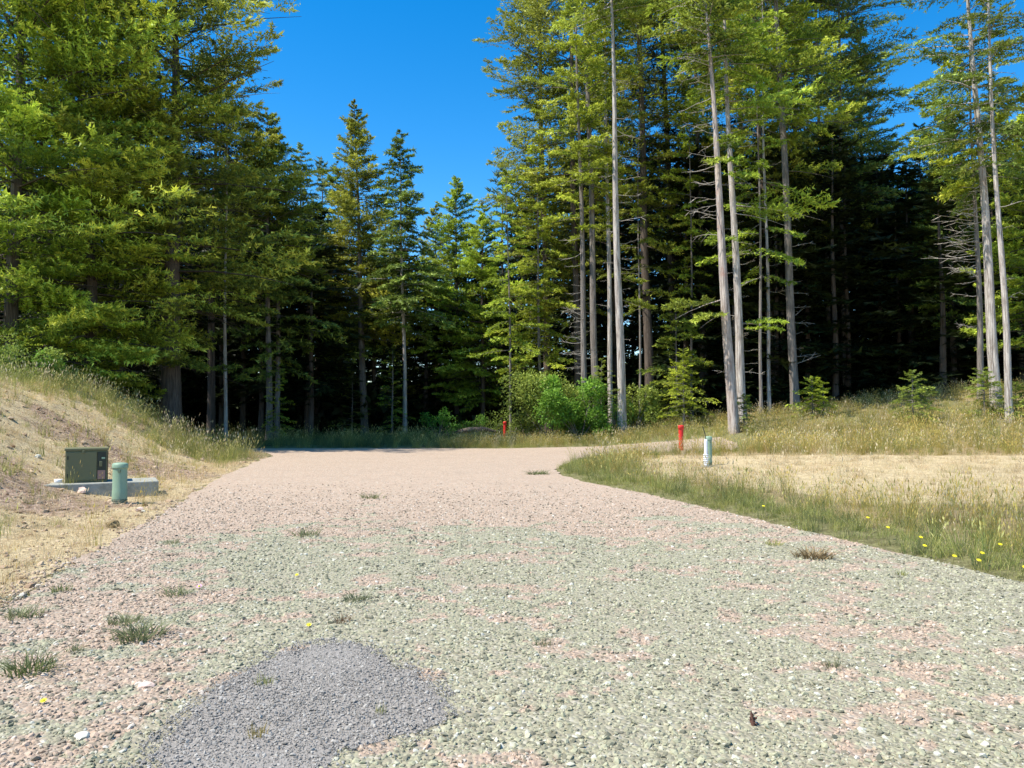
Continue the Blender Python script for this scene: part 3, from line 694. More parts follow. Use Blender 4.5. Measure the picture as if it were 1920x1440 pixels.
tree(1443, 39, 'very thin pale trunk right of the yellow-green boughs', px_top=1428, H=27, cb=14, Rm=1.8, nb=50, dia=.20, bark=m_pale, dead=[(230, 600, 10, 'r', 1.6)])
tree(1492, 38, 'rough grey trunk, farthest right of the lit trunks in the main wood', px_top=1456, H=36, cb=14, Rm=3.2, nb=120, dia=.44, bark=m_mid, leaf=m_hemlock,
     dead=[(380, 700, 16, 'r', 1.6)], boughs=[(215, -5, 3.8, 2), (235, -30, 3.4, 0), (80, -15, 3.2, 5), (140, -50, 3.2, 0), (320, -30, 2.6, -10)])
tree(1560, 45, 'first of two short-looking shaded trunks left of the black gap', px_top=1528, H=33, cb=9.5, Rm=3.3, nb=150, dia=.30, bark=m_mid)
tree(1584, 44, 'second of two short-looking shaded trunks, its crown edging the right sky gap', px_top=1572, H=34, cb=10.0, Rm=3.4, nb=180, dia=.32, bark=m_mid, leaf=m_spruce)
tree(1270, 47, 'dark-crowned redwood deep behind the thick unlit trunk', px_top=1240, H=38, cb=10, Rm=3.6, nb=150, dia=.5, leaf=m_shaded)
tree(1395, 50, 'redwood crown deep behind the biggest pale trunk', H=38, cb=10, Rm=3.8, nb=150, dia=.5, leaf=m_shaded)
tree(1155, 50, 'redwood crown deep behind the clean pale trunk', H=38, cb=9, Rm=3.6, nb=140, dia=.5, leaf=m_shaded)
tree(1500, 52, 'redwood crown deep behind the rough grey trunk', H=38, cb=10, Rm=3.8, nb=150, dia=.5, leaf=m_shaded)
tree(1625, 54, 'dark fir crown left of the right sky gap, above the black gap', px_top=1612, py_top=40, cb=11, Rm=3.6, nb=140, dia=.45, shape='cone', leaf=m_spruce)
tree(1270, 39, 'bushy young hemlock just left of the big reddish trunk', py_top=560, cb=.8, Rm=1.9, nb=60, dia=.12, sets=SET_HEM, leaf=m_redwood, bark=m_mid, shape='cone', name='hemlock_tree')
tree(1298, 42, 'slender light green hemlock in the gap left of the biggest pale trunk', py_top=170, cb=5.0, Rm=2.0, nb=46, dia=.16, sets=SET_HEM, leaf=m_hemlock, bark=m_mid, shape='cone', name='hemlock_tree')
tree(1428, 37, 'slim hemlock with tiered yellow-green boughs between the pale trunks', py_top=60, cb=6.5, Rm=2.5, nb=44, dia=.18, sets=SET_HEM, leaf=m_hemlock, bark=m_mid, shape='cone', name='hemlock_tree', jit=1.3)
tree(1200, 40, 'slim green hemlock in front of the thick unlit trunk', py_top=230, cb=6.0, Rm=1.7, nb=40, dia=.15, sets=SET_HEM, leaf=m_redwood, bark=m_mid, shape='cone', name='hemlock_tree', jit=1.3)
# right end
tree(1870, 36, 'leaning grey trunk with thin see-through crown against the right sky', px_top=1818, H=25, cb=10.5, Rm=3.4, nb=70, dia=.48, bark=m_pale, sets=SET_HEM, leaf=m_spruce, dead=[(210, 460, 14, 'l', 1.4)], bare=.12)
tree(1892, 34, 'slim pale trunk at the far right, beside the leaning grey one', px_top=1852, H=24, cb=11.5, Rm=1.8, nb=40, dia=.30, bark=m_pale, sets=SET_HEM, leaf=m_spruce, dead=[(130, 600, 8, 'r', 1.4)],
     boughs=[(250, -20, 2.0, -10)])
tree(1840, 38, 'grey trunk with rows of long dead twigs pointing left, far right', px_top=1816, H=19, cb=10, Rm=2.4, nb=50, dia=.32, bark=m_mid, dead=[(375, 520, 28, 'l', 2.6), (520, 640, 8, 'b', 1.2)], leaf=m_hemlock)
tree(1945, 40, 'green conifer cut off by the right edge of the photo', py_top=170, cb=2.0, Rm=3.4, nb=150, dia=.35, leaf=m_hemlock, shape='cone')
tree(1790, 48, 'conifer behind the dead-twigged trunk, top against the right sky gap', py_top=205, cb=3.5, Rm=3.4, nb=150, dia=.4, leaf=m_spruce, shape='cone')
tree(1735, 53, 'small-topped conifer at the foot of the right sky gap', py_top=235, cb=8, Rm=3.2, nb=110, dia=.4, leaf=m_spruce, shape='cone')
tree(1880, 52, 'bluish conifer behind the slim pale trunk at the far right', py_top=140, cb=6, Rm=3.6, nb=120, dia=.4, leaf=m_blue, shape='cone')

# the far wood, one mass behind everything
def far_forest():
    rr = np.random.default_rng(77); Ts, tn, Vs, Qs = [], [], [], []; off = 0
    vars_ = []
    for i in range(6):
        T, t, lm = crown_arrays(1.0 * 24, (4.0, 1.0)[i // 3], 3.6, 84, SET_FAR, 900 + i, shape='cone' if i % 2 else 'col')
        V, Q = trunk_arrays(24, .22, (0, 0), 950 + i, [], k=6); vars_.append((T, t, V, Q))
    pts = []
    lim_px = [-400, 200, 450, 520, 580, 690, 760, 830, 900, 960, 1000, 1600, 1690, 1740, 1800, 1920, 2300]
    lim_py = [250, 250, 300, 330, 370, 400, 430, 440, 430, 400, 250, 230, 290, 300, 280, 260, 260]
    for row, (yy, step) in enumerate(((47, 3.4), (50, 3.1), (52.5, 2.8), (55, 3.0), (57.5, 3.0), (61, 3.4), (68, 3.8), (76, 4.2), (86, 4.8), (98, 5.5), (114, 6.5))):
        x0 = -.78 * yy - 2; 
        while x0 < .78 * yy + 2:
            x_ = x0 + rr.normal(0, .8); y_ = yy + rr.normal(0, 1.2); x0 += step
            px = 960 + F * x_ / y_
            if (yy < 56 and 600 < px < 1000) or (yy < 60 and 1000 <= px < 1270) or (yy in (47, 52.5, 57.5) and px < 1270): continue
            lim = np.interp(px, lim_px, lim_py) + rr.uniform(0, 90)
            H = top_of(px, lim, y_) - float(terrain(x_, y_))
            pts.append((x_, y_, max(8, H)))
    for x_, y_, H in pts:
        T, t, V, Q = vars_[rr.integers(0, 6) if (y_ < 66 and x_ < 8) else rr.integers(3, 6)]; a = rr.uniform(0, 6.28); ca, sa = math.cos(a), math.sin(a)
        s = H / 24; sw = max(.9, s ** .6) * rr.uniform(.9, 1.2); z0 = float(terrain(x_, y_))
        def tf(A_): return np.stack([(A_[..., 0] * ca - A_[..., 1] * sa) * sw + x_, (A_[..., 0] * sa + A_[..., 1] * ca) * sw + y_, A_[..., 2] * s + z0 - .1], -1)
        Ts.append(tf(T)); tn.append(np.clip(t * .7 + rr.normal(0, .1), 0, 1)); v = tf(V); Vs.append(v); Qs.append(Q + off); off += len(v)
    T = np.concatenate(Ts); o = link('forest', tri_mesh('forest', T, np.concatenate(tn), m_shaded))
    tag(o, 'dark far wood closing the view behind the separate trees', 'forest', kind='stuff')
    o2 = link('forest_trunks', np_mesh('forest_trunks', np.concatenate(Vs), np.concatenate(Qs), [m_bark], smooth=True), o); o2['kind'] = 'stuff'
far_forest()
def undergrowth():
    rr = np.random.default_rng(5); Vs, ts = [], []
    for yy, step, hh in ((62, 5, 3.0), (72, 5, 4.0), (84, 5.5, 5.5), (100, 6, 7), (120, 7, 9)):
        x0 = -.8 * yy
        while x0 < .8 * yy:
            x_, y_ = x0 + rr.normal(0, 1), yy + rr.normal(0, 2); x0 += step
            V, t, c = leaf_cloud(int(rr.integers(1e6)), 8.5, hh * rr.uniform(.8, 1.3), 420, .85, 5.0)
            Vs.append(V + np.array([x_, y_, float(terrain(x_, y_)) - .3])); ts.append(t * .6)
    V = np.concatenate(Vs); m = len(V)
    o = link('undergrowth', np_mesh('undergrowth', V.reshape(-1, 3), np.arange(m * 4).reshape(m, 4), [m_shaded], attrs={'tone': ('FACE', np.concatenate(ts))}))
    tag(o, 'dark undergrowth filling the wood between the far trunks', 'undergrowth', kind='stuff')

# ------------------------------------------------------------------ bushes and saplings
def leaf_cloud(seed, w_, h_, n_, ls, d_=None, lumps=14):
    rr = np.random.default_rng(seed); d_ = d_ or w_ * .8
    c = rr.normal(0, .33, (lumps, 3)); c[:, 2] = rr.uniform(.12, .82, lumps); c[:, 0] = np.clip(c[:, 0], -.4, .4); c[:, 1] = np.clip(c[:, 1], -.4, .4)
    rad = rr.uniform(.13, .26, lumps)
    k = rr.integers(0, lumps, n_); u = rr.normal(0, 1, (n_, 3)); u /= np.linalg.norm(u, axis=1)[:, None]
    q = c[k] + u * (rad[k] * rr.uniform(.55, 1.1, n_))[:, None]
    q[:, 2] = np.clip(q[:, 2], .02, 1.05)
    P0 = q * np.array([w_, d_, h_])
    D = u * .6 + rr.normal(0, .6, (n_, 3)); D[:, 2] -= .1; D /= np.linalg.norm(D, axis=1)[:, None]
    S = np.cross(D, rr.normal(0, 1, (n_, 3)) * .5 + np.array([0, 0, 1.])); S /= np.linalg.norm(S, axis=1)[:, None] + 1e-6
    ll = ls * rr.uniform(.6, 1.3, n_)[:, None]
    V = np.stack([P0, P0 + D * ll * .5 + S * ll * .28, P0 + D * ll, P0 + D * ll * .5 - S * ll * .28], 1)
    tone = np.clip(.2 + .5 * rad[k] * 0 + .45 * q[:, 2] + rr.normal(0, .2, n_), 0, 1)
    return V, tone, c * np.array([w_, d_, h_])
undergrowth()
def bush(px, y, wpx, hpx, label, mat, name='bush', n_=2600, ls=.11, seed=1, sink=0.0):
    b0 = stand(px, y); w_ = wpx / F * y; h_ = hpx / F * y
    V, tn, c = leaf_cloud(seed, w_, h_, n_, ls)
    root = empty(name, b0 - Vector((0, 0, sink))); tag(root, label, 'bush', 'bushes and saplings in front of the wood')
    m = len(V); link('foliage', np_mesh('foliage', V.reshape(-1, 3), np.arange(m * 4).reshape(m, 4), [mat], attrs={'tone': ('FACE', tn)}), root)
    Vs, Qs, off = [], [], 0
    for q in c:
        t = np.linspace(0, 1, 5)[:, None]; P = q * t * np.array([1, 1, 1]) + np.array([[0, 0, .3]]) * t * (1 - t)
        v, f = tube_arr(P, np.linspace(.022, .006, 5), 4); Vs.append(v); Qs.append(f + off); off += len(v)
    link('stem', np_mesh('stem', np.concatenate(Vs), np.concatenate(Qs), [m_mid]), root)
    return root
SET_SAP = make_set(5000, .11, 14, 9, droop=.28, up=.16, flat=.35, hang=.35)
def sapling(px, y, wpx, hpx, label, mat=m_hemlock, nb=46, seed=1, cb=.08, bark=m_mid):
    b0 = stand(px, y); H = hpx / F * y; Rm = wpx / F * y / 2
    T, tn, limbs = crown_arrays(H, H * cb, Rm, nb, SET_SAP, seed, shape='cone', pitch0=-6, pitch1=30)
    V, Q = trunk_arrays(H, .03 + H * .008, (0, 0), seed, limbs, k=6)
    root = empty('conifer_sapling', b0); tag(root, label, 'young tree', 'bushes and saplings in front of the wood')
    link('trunk', np_mesh('trunk', V, Q, [bark]), root); link('crown', tri_mesh('crown', T, tn, mat), root)
    return root
bush(1088, 40, 135, 128, 'rounded vivid green bush below the dead-twigged trunk, the largest of the bushes', m_leaf, n_=13000, seed=11, ls=.15)
bush(1025, 41.5, 130, 130, 'yellow-green bush left of the vivid green one', m_leafy, n_=9500, seed=12, ls=.14)
bush(1188, 41.5, 80, 92, 'small leafy bush between the clean pale trunk and the thick unlit trunk', m_leafy, n_=6500, seed=13, ls=.13)
bush(1150, 41, 70, 75, 'low green bush at the foot of the clean pale trunk', m_leaf, n_=1500, seed=14)
bush(985, 44, 60, 55, 'low olive bush beyond the far red marker post', m_leafy, n_=1500, seed=15)
bush(822, 46, 62, 60, 'round light green bush at the edge of the tree shade', m_leaf, n_=1700, seed=16)
bush(880, 49, 60, 48, 'flat green bush behind the fallen log', m_leaf, n_=1500, seed=17)
bush(925, 48, 70, 62, 'taller green bush right of the fallen log', m_leafy, n_=1700, seed=18)
sapling(1128, 41, 80, 150, 'bright conifer sapling rising behind the vivid green bush', m_leafy, seed=21)
sapling(1282, 40, 110, 150, 'drooping dark hemlock sapling with light tips behind the near red marker post', m_hemlock, nb=60, seed=22, cb=.1)
sapling(1712, 35, 100, 92, 'solitary bright green sapling in front of the black gap', m_leafy, seed=23)
sapling(1846, 35, 96, 90, 'bright green sapling at the foot of the leaning grey trunk', m_leafy, seed=24)
sapling(1905, 34.5, 80, 62, 'small green sapling at the far right edge of the field', m_leafy, seed=25)
sapling(1524, 38, 60, 74, 'small dull green sapling below the rough grey trunk', m_hemlock, seed=26)
sapling(1545, 38.5, 40, 60, 'tiny sapling beside the dull green one', m_hemlock, seed=27, nb=30)
sapling(520, 44, 60, 150, 'shaded sapling at the dark edge of the left wood', m_hemlock, seed=28)
sapling(735, 52, 70, 170, 'tall thin sapling catching light inside the dark centre wood', m_hemlock, seed=29)
sapling(660, 55, 60, 120, 'small sapling inside the dark wood under the tallest pointed conifer', m_spruce, seed=30)
sapling(1395, 36, 40, 70, 'dark little sapling right of the paired trunks', m_spruce, seed=31)
bush(35, 26.5, 120, 70, 'pale green leafy shrub on the bank at the left edge', m_leafy, n_=2600, seed=32, ls=.09)
bush(85, 27, 60, 62, 'dark green weed clump on the bank crest near the left edge', m_leaf, n_=1300, seed=33, ls=.09)
bush(-5, 28, 100, 100, 'tall pale shrub behind the bank crest, cut by the left edge', m_leafy, n_=2600, seed=34, ls=.10)

# ------------------------------------------------------------------ man-made things
def paint(name, col, rough=.45, var=.25, spec=.4):
    m, n, l, b, _ = new_mat(name)
    t = n.new('ShaderNodeTexCoord').outputs['Object']
    c = mix(n, l, ramp(n, l, noise_(n, l, 6, 6, t, .7), .4, .75, 0, var), col, tuple(v * .55 + .06 for v in col))
    l.new(c, b.inputs[0]); b.inputs['Roughness'].default_value = rough; b.inputs['Specular IOR Level'].default_value = spec
    return m
m_box = paint('transformer_green', (0.165, 0.16, 0.075), .6)
m_boxd = paint('dark_steel', (0.03, 0.035, 0.02), .5)
m_ped = paint('pedestal_green', (0.25, 0.36, 0.24), .5, .35)
m_pedd = paint('pedestal_base', (0.12, 0.17, 0.11), .6)
m_red = paint('red_plastic', (0.72, 0.03, 0.02), .45, .15)
m_white = paint('white_plastic', (0.74, 0.75, 0.78), .45, .2)
m_black = paint('black_rubber', (0.02, 0.02, 0.02), .6, .1)
m_label = paint('faded_label', (0.34, 0.19, 0.15), .6, .3)
m_rust = paint('rusty_edge', (0.16, 0.075, 0.035), .8, .5)
m_pale_s = paint('pale_stone', (0.62, 0.59, 0.48), .9, .3, .2)
m_pink_s = paint('pink_stone', (0.66, 0.48, 0.38), .9, .25, .2)
m_brown_s = paint('brown_rock', (0.20, 0.14, 0.06), .95, .5, .2)
m_conc, n, l, b, _ = new_mat('concrete')
t = n.new('ShaderNodeTexCoord').outputs['Object']
c = mix(n, l, ramp(n, l, noise_(n, l, 5, 8, t, .75), .35, .7), (0.40, 0.39, 0.33), (0.24, 0.24, 0.19)); l.new(c, b.inputs[0]); b.inputs['Roughness'].default_value = .95
bump(n, l, b, noise_(n, l, 40, 5, t), .4, .01)
def box_me(name, sx, sy, sz, mat, bev=.01, loc=(0, 0, 0), seg=2, taper=None):
    bm = bmesh.new(); bmesh.ops.create_cube(bm, size=1)
    for v in bm.verts:
        k = taper if (taper and v.co.z > 0) else 1
        v.co = Vector((v.co.x * sx * k, v.co.y * sy * k, v.co.z * sz))
    if bev: bmesh.ops.bevel(bm, geom=list(bm.edges), offset=bev, segments=seg, affect='EDGES', profile=.6)
    for v in bm.verts: v.co += Vector(loc)
    me = bpy.data.meshes.new(name); bm.to_mesh(me); bm.free(); me.materials.append(mat); return me
def lathe_me(name, prof, mat, k=28, sx=1, sy=1):
    V = []; th = np.arange(k) / k * 2 * math.pi
    for r_, z_ in prof: V.append(np.stack([r_ * np.cos(th) * sx, r_ * np.sin(th) * sy, np.full(k, z_)], -1))
    V = np.concatenate(V); n_ = len(prof); i = np.arange(n_ * k).reshape(n_, k); j = np.roll(i, -1, 1)
    me = np_mesh(name, V, np.stack([i[:-1], j[:-1], j[1:], i[1:]], -1).reshape(-1, 4), [mat], smooth=True)
    return me
def smooth_by_angle(o, deg=35):
    o.data.polygons.foreach_set('use_smooth', np.ones(len(o.data.polygons), bool))
    bm = bmesh.new(); bm.from_mesh(o.data)
    for e in bm.edges:
        if len(e.link_faces) == 2 and e.calc_face_angle(0) > R(deg): e.smooth = False
    bm.to_mesh(o.data); bm.free()

# transformer cabinet on its concrete pad
pb = on_ground(150, 921)
yaw = R(28)
pad_c = at(191, pb.y + .45); pz = float(terrain(pad_c.x, pb.y + .3))
pad = link('concrete_pad', box_me('pad', 1.95, .95, .30, m_conc, .02, (0, 0, .03)), loc=(pad_c.x, pb.y + .5, pz)); pad.rotation_euler.z = yaw
tag(pad, 'low concrete pad under the green transformer cabinet', 'pad')
ztop = pz + .18
ca, sa = math.cos(yaw), math.sin(yaw)
tr = empty('transformer_cabinet', (pad_c.x - .335 * 1, pb.y + .47, ztop), yaw)
tr.location.x = at(161, pb.y + .4).x
tag(tr, 'olive green transformer cabinet on the concrete pad, left bank', 'electrical cabinet')
s_k = (pb.y) / F
W = 70 * s_k; HH = 63 * s_k
link('body', box_me('body', W, .62, HH - .03, m_box, .012, (0, 0, (HH - .03) / 2 + .002)), tr)
lid = link('lid', box_me('lid', W + .03, .66, .045, m_box, .012, (0, 0, HH - .005)), tr)
link('side_panel', box_me('side', .012, .56, HH - .09, m_rust, .003, (W / 2 + .008, 0, HH / 2 - .02)), tr)
dr = link('door', box_me('door', W * .72, .02, HH - .10, m_box, .006, (-W * .12, -.321, HH / 2 - .005)), tr)
link('hinge', box_me('hinge', .02, .014, .07, m_boxd, .003, (-W * .44, -.334, HH * .75)), dr)
link('hinge', box_me('hinge', .02, .014, .07, m_boxd, .003, (-W * .44, -.334, HH * .22)), dr)
d2 = link('door', box_me('door2', W * .21, .018, HH - .10, m_boxd, .005, (W * .365, -.320, HH / 2 - .005)), tr)
link('handle', box_me('handle', .05, .03, .10, m_box, .008, (W * .34, -.345, HH * .55)), d2)
link('handle', box_me('handle', .06, .02, .035, m_ped, .006, (W * .40, -.338, HH * .72)), d2)
link('warning_label', box_me('label', .13, .004, .17, m_label, .0, (W * .36, -.3325, .14)), tr)
link('lifting_lug', box_me('lug', .04, .03, .05, m_box, .006, (-W * .08, -.345, HH - .05)), tr)
o = link('bucket_lid', lathe_me('bl', [(0.001, 0), (.075, 0), (.08, .01), (.08, .05), (.07, .06), (.001, .062)], m_white), loc=(at(119, pb.y + .3).x, pb.y + .2, ztop + .002)); tag(o, 'small white cap lying on the left end of the concrete pad', 'cap')

def pedestal(px, pyb, hpx, wpx, label, mats=(m_ped, m_pedd)):
    b0 = on_ground(px, pyb); h = hpx / F * b0.y; r_ = wpx / F * b0.y / 2
    root = empty('utility_pedestal', b0); tag(root, label, 'pedestal', 'green utility pedestals')
    prof = [(r_ * 1.0, h * .10), (r_ * 1.0, h * .30), (r_ * .97, h * .32), (r_ * .95, h * .86)]
    link('shell', lathe_me('shell', prof, mats[0], sx=1, sy=.85), root)
    prof = [(r_ * .95, h * .855), (r_ * 1.06, h * .86), (r_ * 1.07, h * .875), (r_ * 1.05, h * .955), (r_ * .9, h * .985), (r_ * .5, h * .998), (.001, h)]
    cp = link('cap', lathe_me('cap', prof, mats[0], sx=1, sy=.85), root)
    prof = []
    for i in range(5):
        z0 = -.1 + i * (h * .11 + .1) / 5; dz = (h * .11 + .1) / 5
        prof += [(r_ * 1.03, z0), (r_ * 1.03, z0 + dz * .55), (r_ * .93, z0 + dz * .6), (r_ * .93, z0 + dz * .98)]
    link('base', lathe_me('base', prof, mats[1], sx=1, sy=.85), root)
    link('latch', box_me('latch', r_ * .35, .02, h * .07, mats[1], .004, (r_ * .3, -r_ * .84, h * .80)), root)
    return root
pedestal(224, 943, 75, 27, 'sea green utility pedestal standing in front of the concrete pad')
rp = pedestal(1329, 872, 54, 13, 'pale green utility pedestal in the verge beside the white ribbed conduit')
# white ribbed conduit in front of it
b0 = on_ground(1324, 876); k = b0.y / F
cd = empty('conduit', b0); tag(cd, 'white corrugated conduit standing beside the pale green pedestal', 'conduit')
prof = []
for i in range(7):
    z0 = i * 3.6 * k; prof += [(4.6 * k, z0), (5.0 * k, z0 + 1.1 * k), (5.0 * k, z0 + 2.3 * k), (3.7 * k, z0 + 2.7 * k), (3.7 * k, z0 + 3.5 * k)]
link('ribbed_sleeve', lathe_me('sleeve', prof, m_white), cd)
link('pipe', lathe_me('pipe', [(3.2 * k, 0), (3.2 * k, 48 * k), (2.6 * k, 52 * k), (2.0 * k, 52 * k), (2.0 * k, 40 * k)], m_white), cd)
P = np.array([[0, 0, 40 * k], [0, 0, 52 * k], [-1.5 * k, 0, 62 * k], [-4.5 * k, 0, 72 * k], [-6 * k, 0, 76 * k]])
v, q = tube_arr(P, np.full(5, .012), 6); link('cable', np_mesh('cable', v, q, [m_black], smooth=True), cd)
link('footing', box_me('foot', 16 * k, 14 * k, 5 * k, m_conc, .01, (-1 * k, 0, 0)), cd)
def marker(px, y, hpx, wpx, label, tilt=0):
    b0 = stand(px, y); k = y / F
    root = empty('marker_post', b0); root.rotation_euler = (0, tilt, 0); tag(root, label, 'marker post', 'red utility marker posts')
    h = hpx * k; r_ = wpx * k / 2
    link('post', lathe_me('post', [(r_ * .82, -.15), (r_ * .82, h * .84)], m_red, sx=1, sy=.6), root)
    link('cap', lathe_me('cap', [(r_ * .82, h * .83), (r_ * 1.0, h * .835), (r_ * 1.0, h * .96), (r_ * .8, h * .99), (.001, h)], m_red, sx=1, sy=.6), root)
    return root
marker(1276.5, 31, 48, 11, 'near red marker post beside the road, left of the white conduit')
marker(946.5, 47, 34, 6.5, 'far red marker post beyond the road, at the middle of the photo')
# the bleached broken stake beside the far marker
b0 = stand(962, 46)
st = empty('weathered_stake', b0); tag(st, 'pale splintered stake leaning right of the far red marker post', 'stake')
for i, (dx, h, tl) in enumerate(((0, .75, .28), (.16, .55, -.35))):
    P = np.array([[dx, 0, -.05], [dx + tl * h * .5, 0, h * .5], [dx + tl * h, 0, h]])
    v, q = tube_arr(P, np.array([.07, .06, .03]), 5); link('splinter', np_mesh('splinter', v, q, [m_twig]), st)
# fallen log with broken branch stubs
b0 = stand(880, 46)
lg = empty('fallen_log', b0); tag(lg, 'weathered fallen log with broken stubs lying beyond the road', 'log')
P = np.array([[-1.7, .2, .25], [-.9, .1, .42], [0, 0, .62], [.9, .1, .66], [1.6, .2, .5]]); v, q = tube_arr(P, np.array([.08, .12, .16, .13, .07]), 9)
link('stem', np_mesh('stem', v, q, [m_bark], smooth=True), lg)
for i in range(9):
    x0 = -1.6 + i * .34; h = .25 + .25 * math.sin(i * 2.3) ** 2
    P = np.array([[x0, -.1, .0], [x0 + .05, -.15, h * .5 + .1], [x0 + .1 * math.sin(i * 5), -.2, h + .2]]); v, q = tube_arr(P, np.array([.05, .04, .015]), 5)
    link('stub', np_mesh('stub', v, q, [m_mid if i % 2 else m_bark]), lg)

# ------------------------------------------------------------------ single stones, weeds, flowers, cone
def rock(px, py, wpx, label, mat, flat=.35, seed=1, name='rock'):
    b0 = on_ground(px, py); s = wpx / F * b0.y
    o = link(name, stone_mesh(name, seed, mat, flat, 3 if False else 2), loc=b0 + Vector((0, 0, s * flat * .25))); o.scale = (s, s * .75, s); o.rotation_euler.z = seed
    return tag(o, label, 'stone')
rock(275, 1292, 42, 'flat pinkish stone on the gravel left of the grey patch', m_pink_s, .28, 3)
rock(157, 1386, 32, 'pale rounded stone near the bottom left corner', m_pale_s, .5, 5)
rock(211, 989, 28, 'dark brown rock at the left edge of the gravel', m_brown_s, .6, 8)
rock(152, 924, 20, 'pinkish stone at the foot of the concrete pad', m_pink_s, .6, 9)
rock(262, 958, 16, 'small pink stone right of the sea green pedestal', m_pink_s, .6, 12)
rock(72, 858, 12, 'small pale stone on the bare bank above the cabinet', m_pale_s, .6, 14)
rock(268, 1360 - 400, 8, 'tiny pale stone beside the small pink one', m_pale_s, .6, 15)
def weed(px, py, wpx, label, mat, h=(.04, .13), n_=30, seed=1, lean=1.2, name='weed'):
    b0 = on_ground(px, py); s = wpx / F * b0.y
    me = tuft_mesh(name, seed, mat, int(n_ * 3.2), (h[0], h[1]), .13, lean, .011)
    o = link(name, me, loc=b0 + Vector((0, 0, .018))); k = s / .28; o.scale = (k, k, min(max(k, .75), 1.3)); o.rotation_euler.z = seed
    return tag(o, label, 'weed', 'weeds growing in the gravel')
m_weed = foliage_mat('weed_leaf', (0.14, 0.155, 0.07), (0.27, 0.29, 0.14), (0.34, 0.36, 0.18), transl=.35)
m_weedd = foliage_mat('dry_weed', (0.17, 0.10, 0.05), (0.28, 0.19, 0.10), transl=.2)
WD = [(60, 1262, 100, 'largest grassy weed in the gravel, near the left edge', m_grassd, 46, 1.6),
      (113, 1110, 45, 'dark tuft near the yellow sand strip on the left', m_grassd, 26, 1),
      (262, 1200, 95, 'wide flat weed mat left of the grey patch', m_weed, 60, 1.6),
      (235, 1172, 60, 'smaller mat just above the wide flat weed mat', m_weed, 40, 1.6),
      (322, 1022, 30, 'small tuft at the left side near the rising bank', m_weed, 22, 1),
      (480, 1388, 42, 'straw-green tuft at the bottom of the grey patch', m_grassy, 22, 1.0),
      (497, 1290, 38, 'low tuft at the upper left of the grey patch', m_grassg, 22, 1.0),
      (714, 1348, 24, 'small upright tuft at the right of the grey patch', m_grassg, 14, .5),
      (668, 1128, 50, 'grey-green mat above the grey patch', m_weed, 34, 1.6),
      (642, 1170, 40, 'sparse weed between the mat and the grey patch', m_weedd, 20, 1.2),
      (575, 1006, 50, 'flat weed at the far middle of the gravel', m_weed, 30, 1.6),
      (1007, 890, 44, 'dark flat weed where the road bends', m_grassd, 40, 1.6),
      (1524, 1047, 70, 'brown dried mat near the right verge', m_weedd, 60, 1.6),
      (1452, 1024, 34, 'little green mat left of the brown dried one', m_grassg, 22, 1.6),
      (1690, 1081, 24, 'tiny bright green sprig in the right gravel', m_grassg, 16, 1.4),
      (142, 1225, 34, 'small grey-green tuft above the largest weed', m_weed, 20, 1.4),
      (45, 1160, 70, 'low dark mat at the left edge by the sand strip', m_weed, 34, 1.6),
      (700, 935, 46, 'faint dark weed line in the far gravel', m_weed, 24, 1.5),
      (1020, 1215, 34, 'sparse tuft in the middle of the gravel', m_weed, 16, 1.2),
      (1560, 1255, 40, 'faint trailing weed in the right gravel', m_weed, 16, 1.5),
      (330, 1118, 60, 'trailing weed near the pink and yellow flower', m_weed, 28, 1.6)]
for i, (px, py, wp, lb, mt, nn, ln) in enumerate(WD): weed(px, py, wp, lb, mt, n_=nn, seed=200 + i, lean=ln)
m_yel = paint('yellow_petal', (0.80, 0.68, 0.02), .6, .1); m_pinkp = paint('pink_petal', (0.55, 0.30, 0.50), .6, .1)
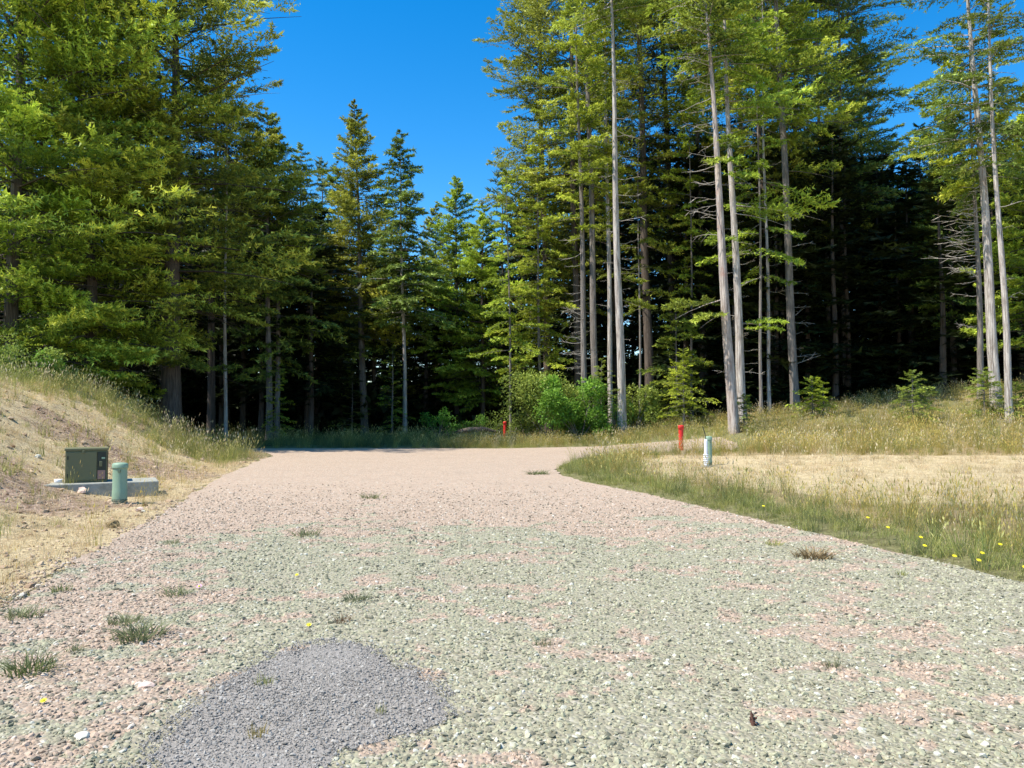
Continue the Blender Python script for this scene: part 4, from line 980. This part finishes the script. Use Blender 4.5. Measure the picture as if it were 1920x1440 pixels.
def flower(px, py, r_, label, zup=.06, mat=m_yel, grp='yellow flowers'):
    b0 = on_ground(px, py + zup * F / max(3, on_ground(px, py).y) * .0)
    y_ = b0.y; lift = zup
    root = empty('yellow_flower', b0); tag(root, label, 'flower', grp)
    V, Q = [], []
    for j in range(9):
        a = j / 9 * 6.283; c_, s_ = math.cos(a), math.sin(a); st_ = len(V)
        V += [(0, 0, lift), (c_ * r_ * .6 - s_ * r_ * .22, s_ * r_ * .6 + c_ * r_ * .22, lift + r_ * .25), (c_ * r_, s_ * r_, lift + r_ * .2), (c_ * r_ * .6 + s_ * r_ * .22, s_ * r_ * .6 - c_ * r_ * .22, lift + r_ * .25)]
        Q.append([st_, st_ + 1, st_ + 2, st_ + 3])
    head = link('flower_head', np_mesh('head', np.array(V), np.array(Q), [mat]), root)
    link('flower_centre', lathe_me('centre', [(.001, lift - r_ * .1), (r_ * .4, lift), (r_ * .38, lift + r_ * .3), (.001, lift + r_ * .42)], m_yel, 10), root)
    v, q = tube_arr(np.array([[0, 0, -.02], [.004, 0, lift * .5], [0, 0, lift]]), np.full(3, .002), 4)
    link('stem', np_mesh('stem', v, q, [m_grassg]), root)
    root.rotation_euler = (R(25), 0, 0)
FL = ['yellow flower farthest up the right verge, alone in the green grass', 'second yellow flower up the verge, level with the brown dried mat',
      'upper yellow flower of the close pair in the right verge', 'lower yellow flower of the close pair in the right verge', 'yellow flower at the grass edge just below the close pair',
      'yellow flower hanging at the gravel edge halfway to the right border', 'yellow flower nearest the right border of the photo, at the gravel edge',
      'yellow flower set back in the grass near the right border', 'yellow flower in the grass just above the gravel-edge one', 'yellow flower at the verge between the dried mat and the close pair']
for i, (px, py) in enumerate(((1429, 966), (1623, 990), (1721, 1030), (1728, 1047), (1783, 1068), (1828, 1076), (1913, 1090), (1868, 1045), (1835, 1062), (1660, 1010))):
    flower(px, py, .026, FL[i], .16, grp='yellow flowers along the right verge')
flower(375, 1108, .03, 'pink and yellow flower in the left gravel', .04, m_pinkp, 'flowers growing in the gravel')
flower(557, 1083, .02, 'yellow flower in the gravel below the far flat weed', .03, grp='flowers growing in the gravel')
flower(580, 1179, .022, 'yellow flower just above the grey patch', .03, grp='flowers growing in the gravel')
flower(84, 1322, .02, 'yellow flower at the left edge below the largest weed', .03, grp='flowers growing in the gravel')
# brown cone-like stub on the gravel
b0 = on_ground(1413, 1368)
root = empty('dry_stalk', b0); tag(root, 'upright reddish-brown dead stalk in the right foreground gravel', 'stalk')
v, q = tube_arr(np.array([[0, 0, -.01], [-.004, 0, .03], [-.01, 0, .06], [-.012, 0, .085]]), np.array([.012, .011, .007, .003]), 7)
m_stalk = paint('brown_stalk', (0.13, 0.06, 0.04), .9)
link('stem', np_mesh('stem', v, q, [m_stalk], smooth=True), root)
for i in range(8):
    a = i * 2.4; z0 = .01 + i * .007
    P = np.array([[0, 0, z0], [.014 * math.cos(a), .014 * math.sin(a), z0 + .006], [.022 * math.cos(a), .022 * math.sin(a), z0 + .018]])
    v, q = tube_arr(P, np.array([.004, .006, .002]), 4); link('bract', np_mesh('bract', v, q, [m_stalk]), root)
